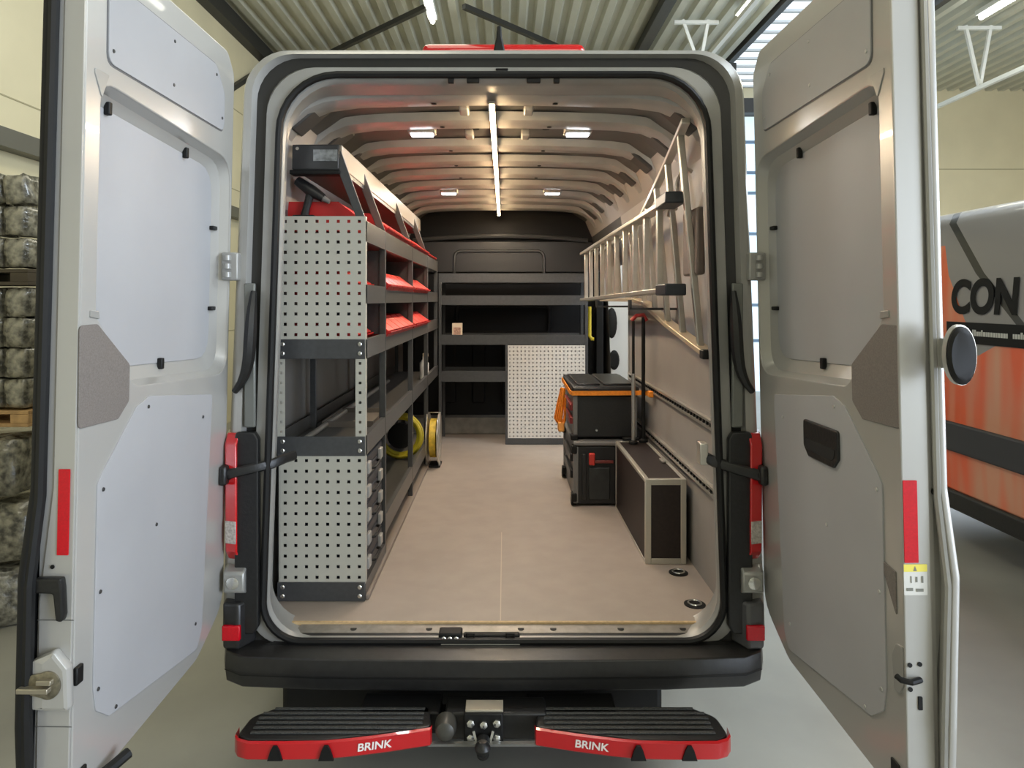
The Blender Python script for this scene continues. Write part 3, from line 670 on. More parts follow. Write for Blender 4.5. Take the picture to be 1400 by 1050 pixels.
        op = ovl.build('oval_cover', alu, D)
        MB().loft([[fn(.92+dy, 1.674+.066*k*math.sin(t), .026+(.064+.033*k*math.cos(t))) for t in [2*math.pi*i/24 for i in range(24)]] for dy, k in ((.029,1),(.036,1.0),(.042,.85))], cap0=True, cap1=True).build('oval_face', black, op)
        MB().box(.82,.90,1.64,1.71,.085,.100).xform(fn).build('cover_bracket', silver_in, D, bev=.003)
    # check strap bracket near hinge
    a = .012; z = 1.8+(410-650)/385.
    br = MB().box(.005,.07,z-.035,z+.035,-.028,.0).xform(fn).build('strap_bracket', bplast, D, bev=.01)
    MB().lathe((0,0,0),(0,0,1),[(0,.018),(-.008,.018),(-.012,.012)],16).xform(lambda x,y,zz: fn(.04+x, z+y, -.026+zz)).build('strap_pin', black, br)
    return D
DL = make_door(-1, R(-0.9))
DR = make_door(1, R(1.3))
z = 1.8+(410-640)/380.
MB().tube([(-.945,-.05,z-.015),(-.87,-.035,z),(-.80,.0,z+.012),(-.77,.05,z+.02),(-.75,.10,z+.02)], .018, 8, sq=(.5,1)).build('check_strap', bplast, van)
MB().tube([(.950,-.05,z-.02),(.87,-.035,z),(.80,.0,z+.018),(.77,.05,z+.03)], .02, 8, sq=(.5,1)).build('check_strap', bplast, van)
MB().box(.755,.785,.02,.07,z+.0,z+.08).build('strap_anchor', alu, van, bev=.004)

# ================================================================ LEFT SHELVING
XB, XF = -.872, -.519
SU = thing('wall_shelving', 'long grey steel shelving with perforated end panels along the left wall', 'shelving', (0,0,0))
SY0, SY1 = .27, 3.27
posts = [.27, .74, 1.70, 2.53, 3.24]
def perf(a0, a1, b0, b1, na, nb, hole, margin=(.0,.0)):
    """perforated sheet in (a,b) built cell by cell with real square holes"""
    b = MB(); da = (a1-a0)/na; db = (b1-b0)/nb
    for i in range(na):
        for j in range(nb):
            p, q = a0+i*da, b0+j*db; cx_, cy_ = p+da/2, q+db/2; h = hole/2
            O = [(p,q),(p+da,q),(p+da,q+db),(p,q+db)]; I = [(cx_-h,cy_-h),(cx_+h,cy_-h),(cx_+h,cy_+h),(cx_-h,cy_+h)]
            b.add([(x,y,0) for x,y in O+I], [(0,1,5,4),(1,2,6,5),(2,3,7,6),(3,0,4,7)])
    me_fix = bmesh.new(); vv = [me_fix.verts.new(v) for v in b.v]
    for f in b.f: me_fix.faces.new([vv[k] for k in f])
    bmesh.ops.remove_doubles(me_fix, verts=me_fix.verts, dist=1e-5)
    me_fix.verts.index_update(); b.v = [tuple(v.co) for v in me_fix.verts]; b.f = [[v.index for v in f.verts] for f in me_fix.faces]; me_fix.free()
    return b
perf(XB+.01, XF-.003, 1.640, 2.136, 8, 12, .0125).xform(lambda a,b_,c:(a,SY0,b_)).build('end_panel', pegm, SU, solid=.002, smooth=0)
perf(XB+.01, XF-.003, .665, 1.176, 8, 12, .0125).xform(lambda a,b_,c:(a,SY0,b_)).build('end_panel', pegm, SU, solid=.002, smooth=0)
perf(XB+.0, XB+.03, 1.25, 1.565, 1, 8, .011).xform(lambda a,b_,c:(a,SY0,b_)).build('end_post', pegm, SU, solid=.002, smooth=0)
perf(XF-.040, XF-.003, 1.25, 1.565, 1, 8, .011).xform(lambda a,b_,c:(a,SY0,b_)).build('end_post', pegm, SU, solid=.002, smooth=0)
MB().box(XF-.004, XF, SY0, SY0+.03, .66, 2.136).build('end_post_flange', pegm, SU)
MB().box(XB+.005, XB+.009, SY0, SY0+.05, .66, 2.136).build('end_post_flange', pegm, SU)
for z0, z1 in ((1.563,1.642),(1.174,1.252),(.592,.668)):
    bc = MB().box(XB, XF-.001, SY0-.006, SY0+.004, z0, z1).build('end_brace', shelfm, SU, bev=.002)
    for x in (XB+.022, XF-.022):
        for q in (.28, .75):
            MB().lathe((x, SY0-.006, z0+(z1-z0)*q), (0,-1,0), [(0,.009),(.003,.009),(.005,.006)], 10).build('bolt', boltm, bc)
# shelves
def shelf(z0, z1, y0, y1, m=shelfl, name='shelf', depth=XB):
    b = MB(); b.box(XF-.003, XF, y0, y1, z0, z1); b.box(XF-.02, XF-.003, y0, y1, z1-.004, z1); b.box(XF-.02, XF-.003, y0, y1, z0, z0+.003)
    b.box(depth, XF-.003, y0, y1, z0+.025, z0+.029); b.box(depth, depth+.003, y0, y1, z0, z1+.01)
    return b.build(name, m, SU)
for z0, z1 in ((2.035,2.12),(1.785,1.862),(1.563,1.64),(1.172,1.252)):
    shelf(z0, z1, SY0+.006, SY1+ .02)
shelf(.70,.79,.755,2.60)
shelf(.592,.66,.28,.735)
MB().box(XF-.06, XF+.012, .28, 2.62, .591, .612).build('base_rail', mat('rail_brown_grey', (.22,.18,.15), .5), SU, bev=.003)
for i, y in enumerate(posts[1:]):
    zt = 2.12; zb_ = .612 if y < 2.6 else 1.17
    b = MB(); b.box(XF-.028, XF+.001, y-.012, y+.012, zb_, zt)
    b.build('post', shelfm, SU, bev=.002)
    MB().box(XB+.002, XB+.03, y-.012, y+.012, .60, zt).build('rear_post', shelfm, SU, bev=.002)
    if y < 2.6:
        MB().box(XB+.03, XF-.028, y-.002, y+.002, 1.64, 2.03).build('divider', shelfm, SU)
for i, y in enumerate([.285, .74, 1.70, 2.53]):
    b = MB(); b.hexa([(XF-.035,y-.006,2.12),(XF,y-.006,2.12),(XF,y+.006,2.12),(XF-.035,y+.006,2.12),(-.662,y-.006,2.40),(-.620,y-.006,2.40),(-.620,y+.006,2.40),(-.662,y+.006,2.40)])
    b.build('slanted_strut', shelfl if i else shelfm, SU, bev=.002)
MB().box(-.632,-.617,.285,2.9,2.335,2.425).build('top_rail', mat('beige_rail', (.27,.235,.19), .4, .1), SU, bev=.003)
MB().box(-.80,-.62,.33,2.9,2.318,2.335).build('top_shelf', shelfm, SU)
MB().box(XB,XB+.006,.30,3.2,2.10,2.31).build('top_back_panel', mat('top_back', (.10,.085,.08), .5), SU)
# ---- box on the top end
iv = thing('charger_box', 'small dark box with silver label on top of the shelving end', 'box', (-.71, .27, 2.335))
MB().box(-.105,.085,0,.055,-.012,.090).build('housing', mat('box_dark', (.035,.036,.038), .3), iv, bev=.006)
MB().box(-.018,.078,-.003,.0,.022,.068).build('label', mat('silver_label', (.33,.35,.36), .3, .4, noise=.5, nscale=50), iv)
MB().lathe((-.082,-.001,.072), (0,-1,0), [(0,.007),(.003,.007)], 10).build('screw', boltm, iv)
MB().box(-.115,.088,.0,.06,-.030,-.012).build('foot', black, iv, bev=.004)
# drill with arm hanging under it
dr = thing('cordless_drill', 'black cordless drill hanging under the dark box over a red bin', 'drill', (-.76,.36,2.24))
MB().tube([(-.06,0,.055),(.0,0,.01),(.05,0,-.02)], [.020,.026,.018], 12).build('motor_housing', toolblk, dr)
MB().tube([(.045,0,-.018),(.075,0,-.035)], [.014,.009], 12).build('chuck', toolgry, dr)
MB().tube([(-.005,0,.0),(-.022,0,-.06),(-.03,0,-.095)], [.018,.015,.018], 10).build('grip', toolblk, dr)
MB().box(-.075,.02,-.03,.03,-.125,-.09).build('battery', toolblk, dr, bev=.008)
# ---- red bins
def bin_proto(wd, dp, ht):
    """open-fronted stacking bin; front faces +x, origin at rear bottom"""
    root = thing('storage_bin', '', 'bin', (0,0,0))
    t = .003; b = MB()
    sidep = [(0,0),(dp-.03,0),(dp-.0,ht*.42),(dp-.085,ht),(0,ht)]
    for y in (0, wd-t):
        n = len(sidep)
        b.loft([[(a, y, z) for a, z in sidep], [(a, y+t, z) for a, z in sidep]], cap0=True, cap1=True)
    b.box(0,dp-.03,0,wd,0,t); b.box(0,t,0,wd,0,ht)
    b.hexa([(dp-.033,0,0),(dp-.03,0,0),(dp-.03,wd,0),(dp-.033,wd,0),(dp-.003,0,ht*.42),(dp,0,ht*.42),(dp,wd,ht*.42),(dp-.003,wd,ht*.42)])
    b.build('tray', redbin, root)
    MB().hexa([(dp-.004,0,ht*.42-.008),(dp+.010,0,ht*.42-.004),(dp+.010,wd,ht*.42-.004),(dp-.004,wd,ht*.42-.008),(dp-.004,0,ht*.42+.002),(dp+.012,0,ht*.42+.006),(dp+.012,wd,ht*.42+.006),(dp-.004,wd,ht*.42+.002)]).build('lip', redbin, root, bev=.002)
    # sloping scoop lid front
    MB().hexa([(dp-.09,t,ht-.004),(dp-.004,t,ht*.46),(dp-.004,wd-t,ht*.46),(dp-.09,wd-t,ht-.004),(dp-.088,t,ht),(dp-.002,t,ht*.46+.004),(dp-.002,wd-t,ht*.46+.004),(dp-.088,wd-t,ht)]).build('scoop_front', mat('red_bin_front', (.66,.042,.035), .35), root, bev=.001)
    return root
protos = {}
names = {'top': 'top shelf', 'mid': 'second shelf', 'low': 'third shelf'}
ordn = ['first','second','third','fourth','fifth','sixth','seventh','eighth','ninth','tenth','eleventh','twelfth','thirteenth','fourteenth','fifteenth','sixteenth','seventeenth']
def bins(key, z, spans, ht, xf):
    cnt = 0
    for (y0, y1, n, dx) in spans:
        wdt = (y1-y0)/n
        k = (round(wdt,3), ht)
        for i in range(n):
            if k not in protos: protos[k] = bin_proto(wdt-.006, .30, ht); o = protos[k]
            else: o = copy_tree(protos[k])
            o.location = (xf-.30+dx, y0+i*wdt+.003, z)
            o['label'] = 'red storage bin, %s along the %s of the left shelving' % (ordn[cnt] + ' from the rear', names[key])
            o['group'] = 'red bins on the ' + names[key]; cnt += 1
bins('top', 2.085, [(.38,.72,2,-.05),(.76,1.68,6,.004),(1.72,2.51,5,.004),(2.55,3.2,4,-.01)], .125, XF)
bins('mid', 1.815, [(.42,.72,2,-.06),(.76,1.68,5,.012),(1.72,2.51,4,.012)], .125, XF)
bins('low', 1.593, [(.42,.72,2,-.06),(.76,1.68,5,.012),(1.72,2.51,4,.012)], .125, XF)
# ---- stacked tool cases in first bay (bottom)
tcm = mat('case_navy', (.022,.025,.035), .4)
tp = None
for k in range(5):
    if tp is None:
        tp = thing('tool_case', '', 'case', (0,0,0)); o = tp
        MB().box(-.30,0,0,.40,0,.046).build('base', tcm, o, bev=.006)
        MB().box(-.30,0,0,.40,.049,.094).build('lid', tcm, o, bev=.006)
        for y in (.03,.30): MB().box(-.002,.014,y,y+.055,.025,.072).build('latch', mat('latch_grey', (.33,.32,.30), .4), o, bev=.004)
        MB().tube([(.002,.12,.03),(.018,.13,.03),(.018,.26,.03),(.002,.27,.03)], .006, 8).build('handle', black, o)
    else: o = copy_tree(tp)
    o.location = (XF-.012, .31, .665+k*.098)
    o['label'] = 'flat navy tool case with grey latches in the first bay, %s' % (('lowest of five', 'second from the bottom', 'middle of five', 'fourth from the bottom', 'topmost of five')[k])
    o['group'] = 'tool cases stacked in the first bay'
# ---- pipe, hose coil, cable reel
pp = MB(); pp.tube([(-.80,.29,1.214),(-.80,2.5,1.214)], .0125, 14, caps=False); pp.tube([(-.80,.29,1.214),(-.80,2.5,1.214)], .009, 14, caps=False)
tag(pp.build('metal_pipe', alu), 'long thin metal pipe lying on the middle shelf of the left shelving', 'pipe')
hc = thing('hose_coil', 'coiled yellow hose standing on the lowest left shelf', 'hose', (-.66,2.15,.73))
for k, (r_, dy) in enumerate(((.145,0),(.125,.018),(.135,-.022),(.12,-.004))):
    MB().tube([(r_*math.cos(t), dy, .158+r_*math.sin(t)) for t in [2*math.pi*i/36 for i in range(36)]], .0125, 8, closed=True).build('hose_loop', mat('yellow_hose', (.42,.36,.02), .45), hc)
MB().lathe((0,-.02,.158),(0,1,0),[(0,.07),(.0,.085),(.05,.085)],24).build('hub', black, hc)
cr = thing('cable_reel', 'yellow cable reel with silver side plates at the far foot of the left shelving', 'reel', (-.475,2.56,.614-.022))
MB().lathe((-.03,0,.20),(1,0,0),[(0,.10),(.005,.14),(.05,.14),(.055,.10)],28).build('cable_drum', mat('reel_yellow', (.72,.50,.05), .4, noise=.3, nscale=40), cr)
for x in (-.045,.033): MB().lathe((x,0,.20),(1,0,0),[(0,.06),(0,.185),(.006,.185),(.008,.12)],28).build('side_plate', alu, cr)
MB().tube([(-.05,-.06,.012),(-.05,-.10,.2),(-.05,-.03,.39),(.042,-.03,.39),(.042,-.10,.2),(.042,-.06,.012)], .009, 8).build('stand', mat('stand_silver', (.6,.6,.58), .3, .7), cr)
MB().box(-.06,.05,-.08,.08,0,.014).build('foot', black, cr, bev=.003)
# small things on middle shelf
gb = thing('grey_tray', 'low beige tray on the middle left shelf behind the first post', 'tray', (-.70,.95,1.201))
MB().box(-.12,.12,-.2,.2,0,.006).build('base', mat('tray_beige', (.16,.14,.12), .5), gb)
for x0,x1,y0,y1 in ((-.12,-.115,-.2,.2),(.115,.12,-.2,.2),(-.115,.115,-.2,-.195),(-.115,.115,.195,.2)): MB().box(x0,x1,y0,y1,.006,.028).build('side', MATS['tray_beige'], gb)
bt = thing('white_bottle', 'white spray bottle at the far end of the middle left shelf', 'bottle', (-.57,2.75,1.201))
MB().lathe((0,0,0),(0,0,1),[(0,.03),(.004,.034),(.12,.034),(.15,.014),(.17,.014)],16).build('body', white, bt)
MB().box(-.012,.03,-.01,.01,.168,.195).build('spray_head', mat('cap_cream', (.6,.5,.35), .4), bt, bev=.004)

# ================================================================ REAR-WALL SHELVING
BS = thing('bulkhead_shelving', 'grey shelving across the black bulkhead with white perforated door panel', 'shelving', (0,0,0))
YF = 3.29
def bshelf(z0, z1, x0, x1):
    b = MB(); b.box(x0, x1, YF, YF+.003, z0, z1); b.box(x0, x1, YF+.003, YF+.018, z1-.004, z1); b.box(x0, x1, YF+.003, YF+.36, z0+.02, z0+.024); b.box(x0, x1, YF+.357, YF+.36, z0, z1)
    b.build('shelf', shelfm, BS)
for z0, z1, x0, x1 in ((1.945,2.022,-.512,.735),(1.757,1.838,-.512,.735),(1.425,1.508,-.512,.735),(1.115,1.205,-.512,.062)): bshelf(z0, z1, x0, x1)
for x in (-.512, .712):
    MB().box(x, x+.024, YF-.002, YF+.02, .592 if x<0 else .592, 1.95).build('post', shelfm, BS, bev=.002)
    MB().box(x, x+.024, YF+.34, YF+.36, .592, 2.02).build('rear_post', shelfm, BS, bev=.002)
MB().box(.045,.066, YF-.002, YF+.02, .592, 1.43).build('post', shelfm, BS, bev=.002)
perf(.066, .712, .645, 1.420, 20, 24, .012).xform(lambda a,b_,c:(a,YF-.004,b_)).build('perforated_panel', mat('panel_white_grey', (.62,.60,.56), .4), BS, solid=.002, smooth=0)
MB().box(.066,.712,YF+.01,YF+.012,.64,1.42).build('panel_backing', mat('panel_back', (.35,.34,.32), .5), BS)
MB().box(.045,.735,YF-.006,YF+.02,.592,.645).build('plinth', shelfm, BS, bev=.002)
wb_ = thing('card_box', 'small cream card box on the third bulkhead shelf', 'box', (-.36, YF+.06, 1.449))
MB().box(-.042,.042,-.03,.03,0,.155).build('carton', mat('cream_card', (.72,.60,.45), .6), wb_, bev=.002)
MB().box(-.03,.03,-.031,-.03,.03,.12).build('label', mat('card_print', (.6,.35,.25), .6, noise=.5, nscale=70), wb_)

# ================================================================ LADDERS on the right wall
def wallx(z):
    for (x0, z0), (x1, z1) in zip(hp, hp[1:]):
        if z0 <= z <= z1: return x0 + (x1-x0)*(z-z0)/(z1-z0)
    return .9
L1 = thing('ladder', 'aluminium rung ladder hung level on the right wall, nearer the aisle', 'ladder', (0,0,0))
Yn, Yf = .36, 3.12
def l1x(y): return .735 - .055*(y-Yn)/(Yf-Yn)
for z0, z1 in ((2.215,2.172),(1.842,1.800)):
    b = MB(); a = Vector((l1x(Yn), Yn, z0)); c = Vector((l1x(Yf), Yf, z1)); b.bar(a, c, .062, .022); b.build('rail', alu, L1, bev=.004)
    MB().bar((l1x(Yn)-.005, Yn-.08, z0+.0), (l1x(Yn)-.0, Yn+.13, z0), .085, .048).build('end_cap', mat('cap_blue_black', (.012,.016,.022), .4), L1, bev=.006)
ry = Yn+.22
while ry < Yf:
    t = (ry-Yn)/(Yf-Yn); zt = 2.215-.043*t; zb_ = 1.842-.042*t
    MB().bar((l1x(ry), ry, zb_), (l1x(ry), ry, zt), .028, .028, (0,1,0)).build('rung', alu, L1, bev=.004)
    ry += .265
L2 = thing('ladder', 'flared aluminium ladder leaning flat on the right wall behind the level one', 'ladder', (0,0,0))
def l2pts(top):
    if top: return [(.742,.17,2.495),(.762,.60,2.395),(.775,1.0,2.30),(.79,1.4,2.22),(.80,3.0,2.17)]
    return [(.83,.165,1.590),(.825,.80,1.685),(.82,1.3,1.78),(.82,1.6,1.80),(.82,3.0,1.80)]
def interp(pts, y):
    for p, q in zip(pts, pts[1:]):
        if p[1] <= y <= q[1]:
            t = (y-p[1])/(q[1]-p[1]); return Vector(p).lerp(Vector(q), t)
    return Vector(pts[0] if y < pts[0][1] else pts[-1])
for top in (True, False):
    pts = l2pts(top); b = MB()
    w_ = .017 if top else .027
    b.loft([[(x-w_,y,z-.011),(x+w_,y,z-.011),(x+w_,y,z+.011),(x-w_,y,z+.011)] for x,y,z in pts], cap0=True, cap1=True)
    b.build('rail', alu if top else mat('ladder_foot_warm', (.66,.55,.40), .35, .5), L2, bev=.003)
    x,y,z = pts[0]
    if not top: MB().box(x-.033,x+.033,y-.03,y+.02,z-.018,z+.018).build('foot', black, L2, bev=.005)
for y in (.28,.55,.82,1.09,1.36,1.63,1.90,2.17,2.44,2.71,2.92):
    MB().bar(interp(l2pts(False), y), interp(l2pts(True), y), .026, .026, (0,1,0)).build('rung', alu, L2, bev=.004)
# wall brackets carrying the ladders
hkm = mat('bracket_dark', (.03,.03,.03), .5)
for y in (.95, 2.2):
    lb = tag(MB().bar((.90,y,1.755),(.66,y,1.755),.04,.012).bar((.665,y,1.755),(.665,y,1.80),.04,.012,(1,0,0)).build('ladder_bracket', hkm, van), None, None)
for y in (.35,):
    MB().box(.80,.835,y-.12,y+.10,1.90,2.17).build('wall_pad', mat('pad_brown', (.13,.10,.085), .6), van, bev=.01)
# strap loops on wall
MB().tube([(.80,.30,2.32),(.77,.32,2.34),(.77,.42,2.30),(.79,.5,2.24)], .009, 6).build('wall_hook', alu, van)
MB().tube([(.80,.55,2.20),(.775,.57,2.22),(.78,.62,2.18)], .008, 6).build('wall_hook', alu, van)

# ================================================================ FLIGHT CASE
FX0, FX1, FY0, FY1, FZ0, FZ1 = .685, .872, .66, 1.52, .5905, .978
fc = thing('flight_case', 'long dark brown board box with aluminium edges along the right wall', 'case', (0,0,0))
def board(name, *a): return MB().box(*a).build(name, darkpan, fc)
e = .026
board('front_board', FX0+.006, FX1-.006, FY0+.004, FY0+.012, FZ0+.004, FZ1-.004)['label'] = 'near black end board'
board('side_board', FX0+.003, FX0+.010, FY0+.006, FY1-.006, FZ0+.004, FZ1-.004)
board('side_board', FX1-.010, FX1-.003, FY0+.006, FY1-.006, FZ0+.004, FZ1-.004)
board('back_board', FX0+.006, FX1-.006, FY1-.012, FY1-.004, FZ0+.004, FZ1-.004)
board('lid', FX0+.004, FX1-.004, FY0+.006, FY1-.006, FZ1-.008, FZ1-.002)
board('bottom_board', FX0+.004, FX1-.004, FY0+.006, FY1-.006, FZ0+.001, FZ0+.006)
def edge(x0,x1,y0,y1,z0,z1): MB().box(x0,x1,y0,y1,z0,z1).build('edge_profile', mat('edge_alu', (.55,.52,.45), .35, .5), fc, bev=.002)
for x0, x1 in ((FX0,FX0+e),(FX1-e,FX1)):
    for y0, y1 in ((FY0,FY0+.004),): edge(x0,x1,y0,y1,FZ0,FZ1)
edge(FX0+e,FX1-e,FY0,FY0+.004,FZ0,FZ0+e); edge(FX0+e,FX1-e,FY0,FY0+.004,FZ1-e,FZ1)
edge(FX0,FX0+.018,FY0+.004,FY1,FZ1-.002,FZ1+.001); edge(FX1-.018,FX1,FY0+.004,FY1,FZ1-.002,FZ1+.001); edge(FX0+.018,FX1-.018,FY0+.004,FY0+.022,FZ1-.002,FZ1+.001); edge(FX0+.018,FX1-.018,FY1-.018,FY1,FZ1-.002,FZ1+.001)
edge(FX0-.001,FX0+.003,FY0+.004,FY1,FZ1-.018,FZ1-.002); edge(FX0-.001,FX0+.003,FY0+.004,FY0+.022,FZ0,FZ1-.018); edge(FX0-.001,FX0+.003,FY1-.018,FY1,FZ0,FZ1-.018); edge(FX0-.001,FX0+.003,FY0+.022,FY1-.018,FZ0,FZ0+.012)
MB().box(FX1-.04,FX1-.018,.98,1.05,FZ1,FZ1+.010).build('latch', alu, fc, bev=.003)

# ================================================================ TOOL CHESTS
CX0, CX1, CY0, CY1 = .442, .676, 1.54, 2.26
tcb = thing('wheeled_tool_box', 'black wheeled tool box with a red latch standing on the cargo floor', 'toolbox', (0,0,0))
MB().box(CX0+.012,CX1+.16,CY0+.012,CY1,.60,.945).build('body', toolblk, tcb, bev=.012)
MB().box(CX0,CX0+.03,CY0,CY0+.03,.61,.94).build('corner_profile', toolgry, tcb, bev=.005)
MB().box(CX0,CX0+.03,CY1-.05,CY1-.01,.61,.94).build('corner_profile', toolgry, tcb, bev=.005)
MB().box(CX0+.0,CX1+.165,CY0,CY1,.945,.972).build('lid', toolgry, tcb, bev=.008)
MB().box(CX0+.05,CX0+.075,CY0-.004,CY0+.01,.63,.90).build('groove_rib', toolgry if False else toolblk, tcb, bev=.004)
MB().box(CX0+.09,CX1-.02,CY0+.0,CY0+.014,.63,.82).build('front_recess', mat('recess_dark', (.028,.03,.03), .5, noise=.4, nscale=20), tcb, bev=.006)
MB().box(CX0+.09,CX0+.125,CY0-.012,CY0+.012,.835,.905).build('latch', mat('latch_red', (.55,.04,.03), .4), tcb, bev=.006)
MB().box(CX0+.125,CX1,CY0-.004,CY0+.010,.845,.862).build('red_bar', mat('bar_dark_red', (.16,.03,.025), .4), tcb, bev=.003)
for y in (CY0+.02, CY1-.05):
    MB().lathe((CX0-.012, y+.02, .618), (1,0,0), [(0,.02),(.003,.027),(.03,.027)], 16).build('wheel', rubber, tcb)
    for z in (.62,.90): MB().box(CX0-.012,CX0+.02,y-.026,y+.03,z,z+.05).build('corner_guard', black, tcb, bev=.006)
for z in (.72,.82): MB().box(CX0-.006,CX0+.02,CY0+.15,CY1-.15,z,z+.05).build('side_rib', toolblk, tcb, bev=.006)
tcu = thing('black_tool_chest', 'black lidded tool chest strapped on top of the wheeled one', 'toolbox', (0,0,0))
UX1 = .835; UY0 = 1.58
MB().box(CX0+.010,UX1-.01,UY0+.012,CY1,.985,1.235).build('body', toolblk, tcu, bev=.010)
MB().box(CX0+.002,CX0+.03,UY0,UY0+.03,.985,1.235).build('corner_profile', toolgry, tcu, bev=.005)
MB().box(UX1-.035,UX1-.012,UY0+.0,UY0+.03,.985,1.235).build('corner_profile', toolgry, tcu, bev=.005)
MB().box(CX0-.002,UX1,UY0,CY1,1.238,1.288).build('lid', toolblk, tcu, bev=.012)
MB().box(CX0+.03,CX0+.17,UY0+.06,CY1-.06,1.288,1.300).build('lid_pad', toolblk, tcu, bev=.008)
MB().box(CX0+.19,UX1-.03,UY0+.06,CY1-.06,1.288,1.300).build('lid_pad', toolblk, tcu, bev=.008)
MB().box(CX0-.012,CX0+.03,UY0-.014,UY0+.05,.973,1.005).build('corner_guard', black, tcu, bev=.006)
MB().box(UX1-.10,UX1+.0,UY0-.02,UY0+.05,.973,.990).build('corner_guard', black, tcu, bev=.006)
for z in (1.05,1.13): MB().box(CX0-.008,CX0+.012,UY0+.1,CY1-.15,z,z+.04).build('side_latch', mat('latch_dark_red', (.22,.03,.03), .4), tcu, bev=.004)
MB().lathe((CX0+.14,UY0+.005,1.03),(0,-1,0),[(0,.008),(.008,.006)],10).build('lock', boltm, tcu)
os_ = tag(MB().loft([[(x,y,z-.013),(x,y,z+.013),(x+nx*.005,y+ny*.005,z+.013),(x+nx*.005,y+ny*.005,z-.013)] for x,y,z,nx,ny in
    ((.880,1.46,1.262,0,-1),(.84,1.55,1.257,0,-1),(.82,UY0-.006,1.252,0,-1),(.55,UY0-.006,1.250,0,-1),(CX0-.002,UY0-.006,1.250,-.7,-.7),(CX0-.010,UY0+.03,1.252,-1,0),(CX0-.010,CY1-.05,1.262,-1,0))], cap0=True, cap1=True).build('ratchet_strap', orange),
    'orange strap around the upper tool chest, hooked to the wall rail', 'strap')
MB().box(.86,.885,1.42,1.48,1.245,1.28).build('hook', orange, os_, bev=.004)
sg = thing('webbing_bundle', 'orange webbing bundle hanging on the aisle side of the tool chest', 'strap', (CX0-.03, 1.80, 1.25))
b = MB(); 
for i in range(4):
    a = MB().tube([(-.005*i, .01*i, 0),(-.012-.008*i,.02*i,-.10),(-.02-.012*i,.015*i,-.19),(-.012-.006*i,.02*i,-.245),(.004,.02*i,-.20),(.006,.015*i,-.06)], .011, 8, sq=(1,.5))
    a.build('webbing_loop', orange, sg)
MB().box(-.04,.0,-.01,.06,-.27,-.21).build('ratchet', mat('orange_buckle', (.8,.35,.08), .4), sg, bev=.008)
# ================================================================ CARGO BARS
for (x, y, z0, m, l) in ((.842, 1.50, .979, black, 'black upright cargo bar with red head standing on the dark brown box'), (.775, 1.45, .979, mat('bar_silver', (.45,.44,.42), .3, .7), 'silver upright cargo bar beside the black one on the dark brown box')):
    t = thing('cargo_bar', l, 'bar', (x, y, z0))
    MB().lathe((0,0,0),(0,0,1),[(0,.026),(.01,.026),(.02,.012)],16).build('foot', black, t)
    MB().cyl((0,0,.02),(0,0,.72 if m is black else .40), .011, 12).build('pole', m, t)
    if m is black: MB().tube([(.02,0,.70),(0,0,.735),(-.04,0,.73),(-.07,0,.70)], .012, 8).build('head', mat('head_red', (.40,.02,.02), .4), t)
    else: MB().cyl((0,0,.40),(0,0,.70), .008, 12).build('inner_pole', black, t)

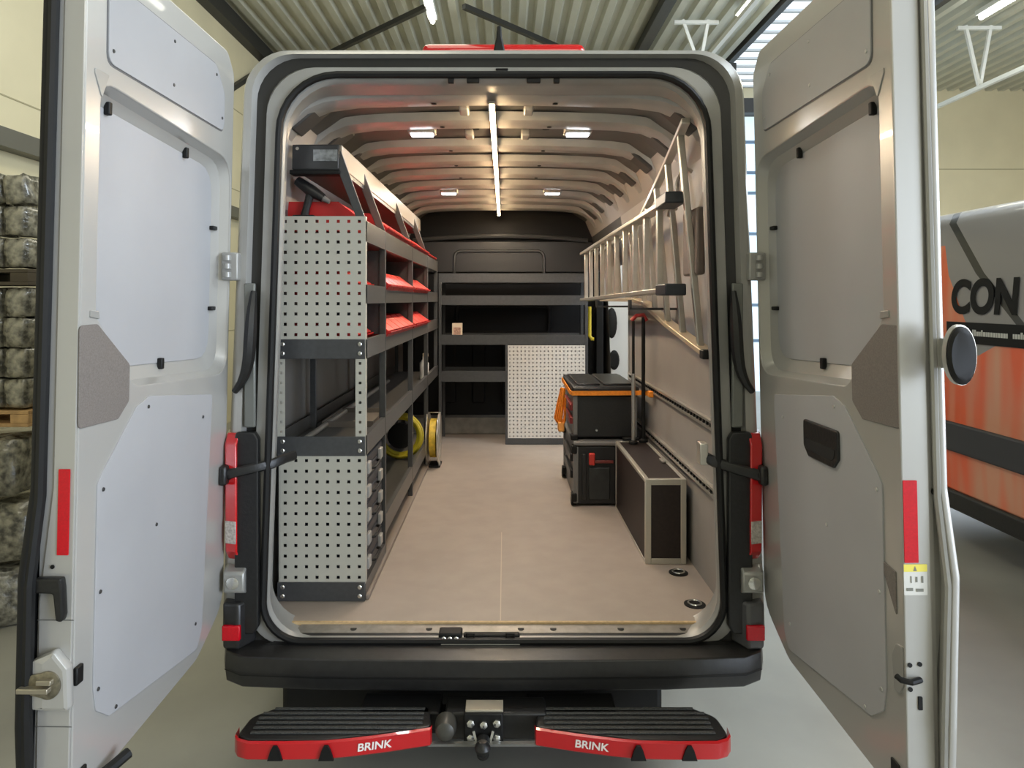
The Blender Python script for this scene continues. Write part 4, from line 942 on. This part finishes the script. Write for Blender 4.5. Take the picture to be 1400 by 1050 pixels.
# ================================================================ TOW BAR + STEPS
tw = thing('tow_bar_step', 'tow bar with two black treaded steps edged in red under the rear bumper', 'step', (0,0,0))
ZS = .410
def step(sgn):
    # outline in x (from inner to outer) and y
    s = sgn
    pts = [(.185,-.145),(.70,-.145),(.775,-.20),(.785,-.30),(.74,-.325),(.50,-.325),(.17,-.255)]
    pts = [(s*x - .02*0, y) for x, y in pts]
    off = -.03
    out = rounded([(x+off, y) for x, y in pts], [.02,.05,.06,.03,.05,.1,.02])
    v_, f_ = fill2d([out], .03, .006); B = MB().add(v_, f_).xform(lambda a,b_,c: (a, b_, ZS-.03+c)).build('step_board', bplast, tw)
    for k in range(6):
        y = -.16 - k*.026
        xi = .20 if y > -.26 else .20 + (-.26-y)*4.5
        xo = .745 - (0.0 if y < -.19 else (y+.19)*1.2)
        a, c = sorted((s*xi+off, s*xo+off))
        MB().box(a, c, y-.008, y+.004, ZS+.0, ZS+.005).build('tread_rib', mat('tread_grey', (.055,.058,.056), .55, noise=.5, nscale=200, bump=.5), B, bev=.0015)
    # rim
    front = [(.168,-.250),(.172,-.262),(.30,-.294),(.42,-.318),(.50,-.330),(.62,-.333),(.74,-.332),(.775,-.318),(.792,-.295),(.794,-.26)]
    fr = [(s*x+off, y) for x, y in front]
    b = MB(); b.loft([[(x, y, ZS-.058),(x, y-.006, ZS-.052),(x, y-.006, ZS-.004),(x, y+.004, ZS-.001),(x, y+.006, ZS-.058)] for i, (x, y) in enumerate(fr)], cap0=True, cap1=True)
    b.build('rim', mat('step_red', (.48,.008,.012), .3, coat=.3), B)
    for x in (.49, .65):
        xx = s*x+off
        v_, f_ = fill2d([[(-.024,-.054),(.024,-.054),(.014,-.022),(.006,-.008),(-.006,-.008),(-.014,-.022)]], .01, 0)
        MB().add(v_, f_).xform(lambda a,b_,c: (xx+a, -.337-c*.8, ZS+b_)).build('drain_notch', black, B)
    v_, f_ = letters('BRINK', .034, .0006, .1, .0006)
    x0 = s*.345+off; ang = s*(-.22)
    ca, sa = math.cos(ang), math.sin(ang)
    yb = -.308
    MB().add(v_, f_).xform(lambda a,b_,c: (x0+a*ca*1.1, yb+a*sa*1.1-c-.0035, ZS-.028+b_)).build('lettering', mat('logo_white', (.8,.75,.72), .5), B, smooth=0)
step(-1); step(1)
MB().box(-.45,.42,-.10,-.04,.30,.36).build('crossbar', black, tw, bev=.006)
MB().box(-.16,.18,-.20,-.10,.33,.42).build('receiver', bplast, tw, bev=.008)
MB().box(-.21,.17,-.262,-.245,.348,.356).build('support_rod', mat('rod_grey', (.2,.2,.19), .4, .5), tw)
pl = MB().box(-.095,.035,-.235,-.205,.34,.44).build('hitch_plate', black, tw, bev=.006)
MB().box(-.09,.035,-.23,-.17,.44,.448).build('hitch_cover', mat('cover_alu', (.40,.37,.30), .4, .5), pl, bev=.002)
for x, z in ((-.072,.41),(.014,.41),(-.072,.362),(.014,.362),(-.029,.405)):
    MB().lathe((x,-.236,z),(0,-1,0),[(0,.013),(.008,.013),(.012,.006)],6).build('bolt', boltm, pl)
MB().tube([(-.03,-.24,.36),(-.03,-.29,.34),(-.03,-.31,.36)], [.022,.02,.018], 12).build('ball_neck', black, tw)
MB().lathe((-.03,-.31,.375),(0,0,1),[(-.02,.012),(-.012,.022),(0,.026),(.012,.022),(.02,.012)],18).build('tow_ball', bplast, tw)
for a in (-1, 1): MB().bar((-.03+a*.018,-.245,.335),(-.03+a*.032,-.238,.385),.008,.008,(0,1,0)).build('spring_clip', boltm, pl)
MB().lathe((-.155,-.20,.39),(0,-1,0),[(0,.036),(.03,.036),(.055,.03),(.065,.015)],20).build('socket', mat('socket_grey', (.05,.048,.04), .4), tw)
MB().box(.12,.42,-.18,-.06,.345,.41).build('bracket', black, tw, bev=.006); MB().box(-.45,-.18,-.18,-.06,.345,.41).build('bracket', black, tw, bev=.006)
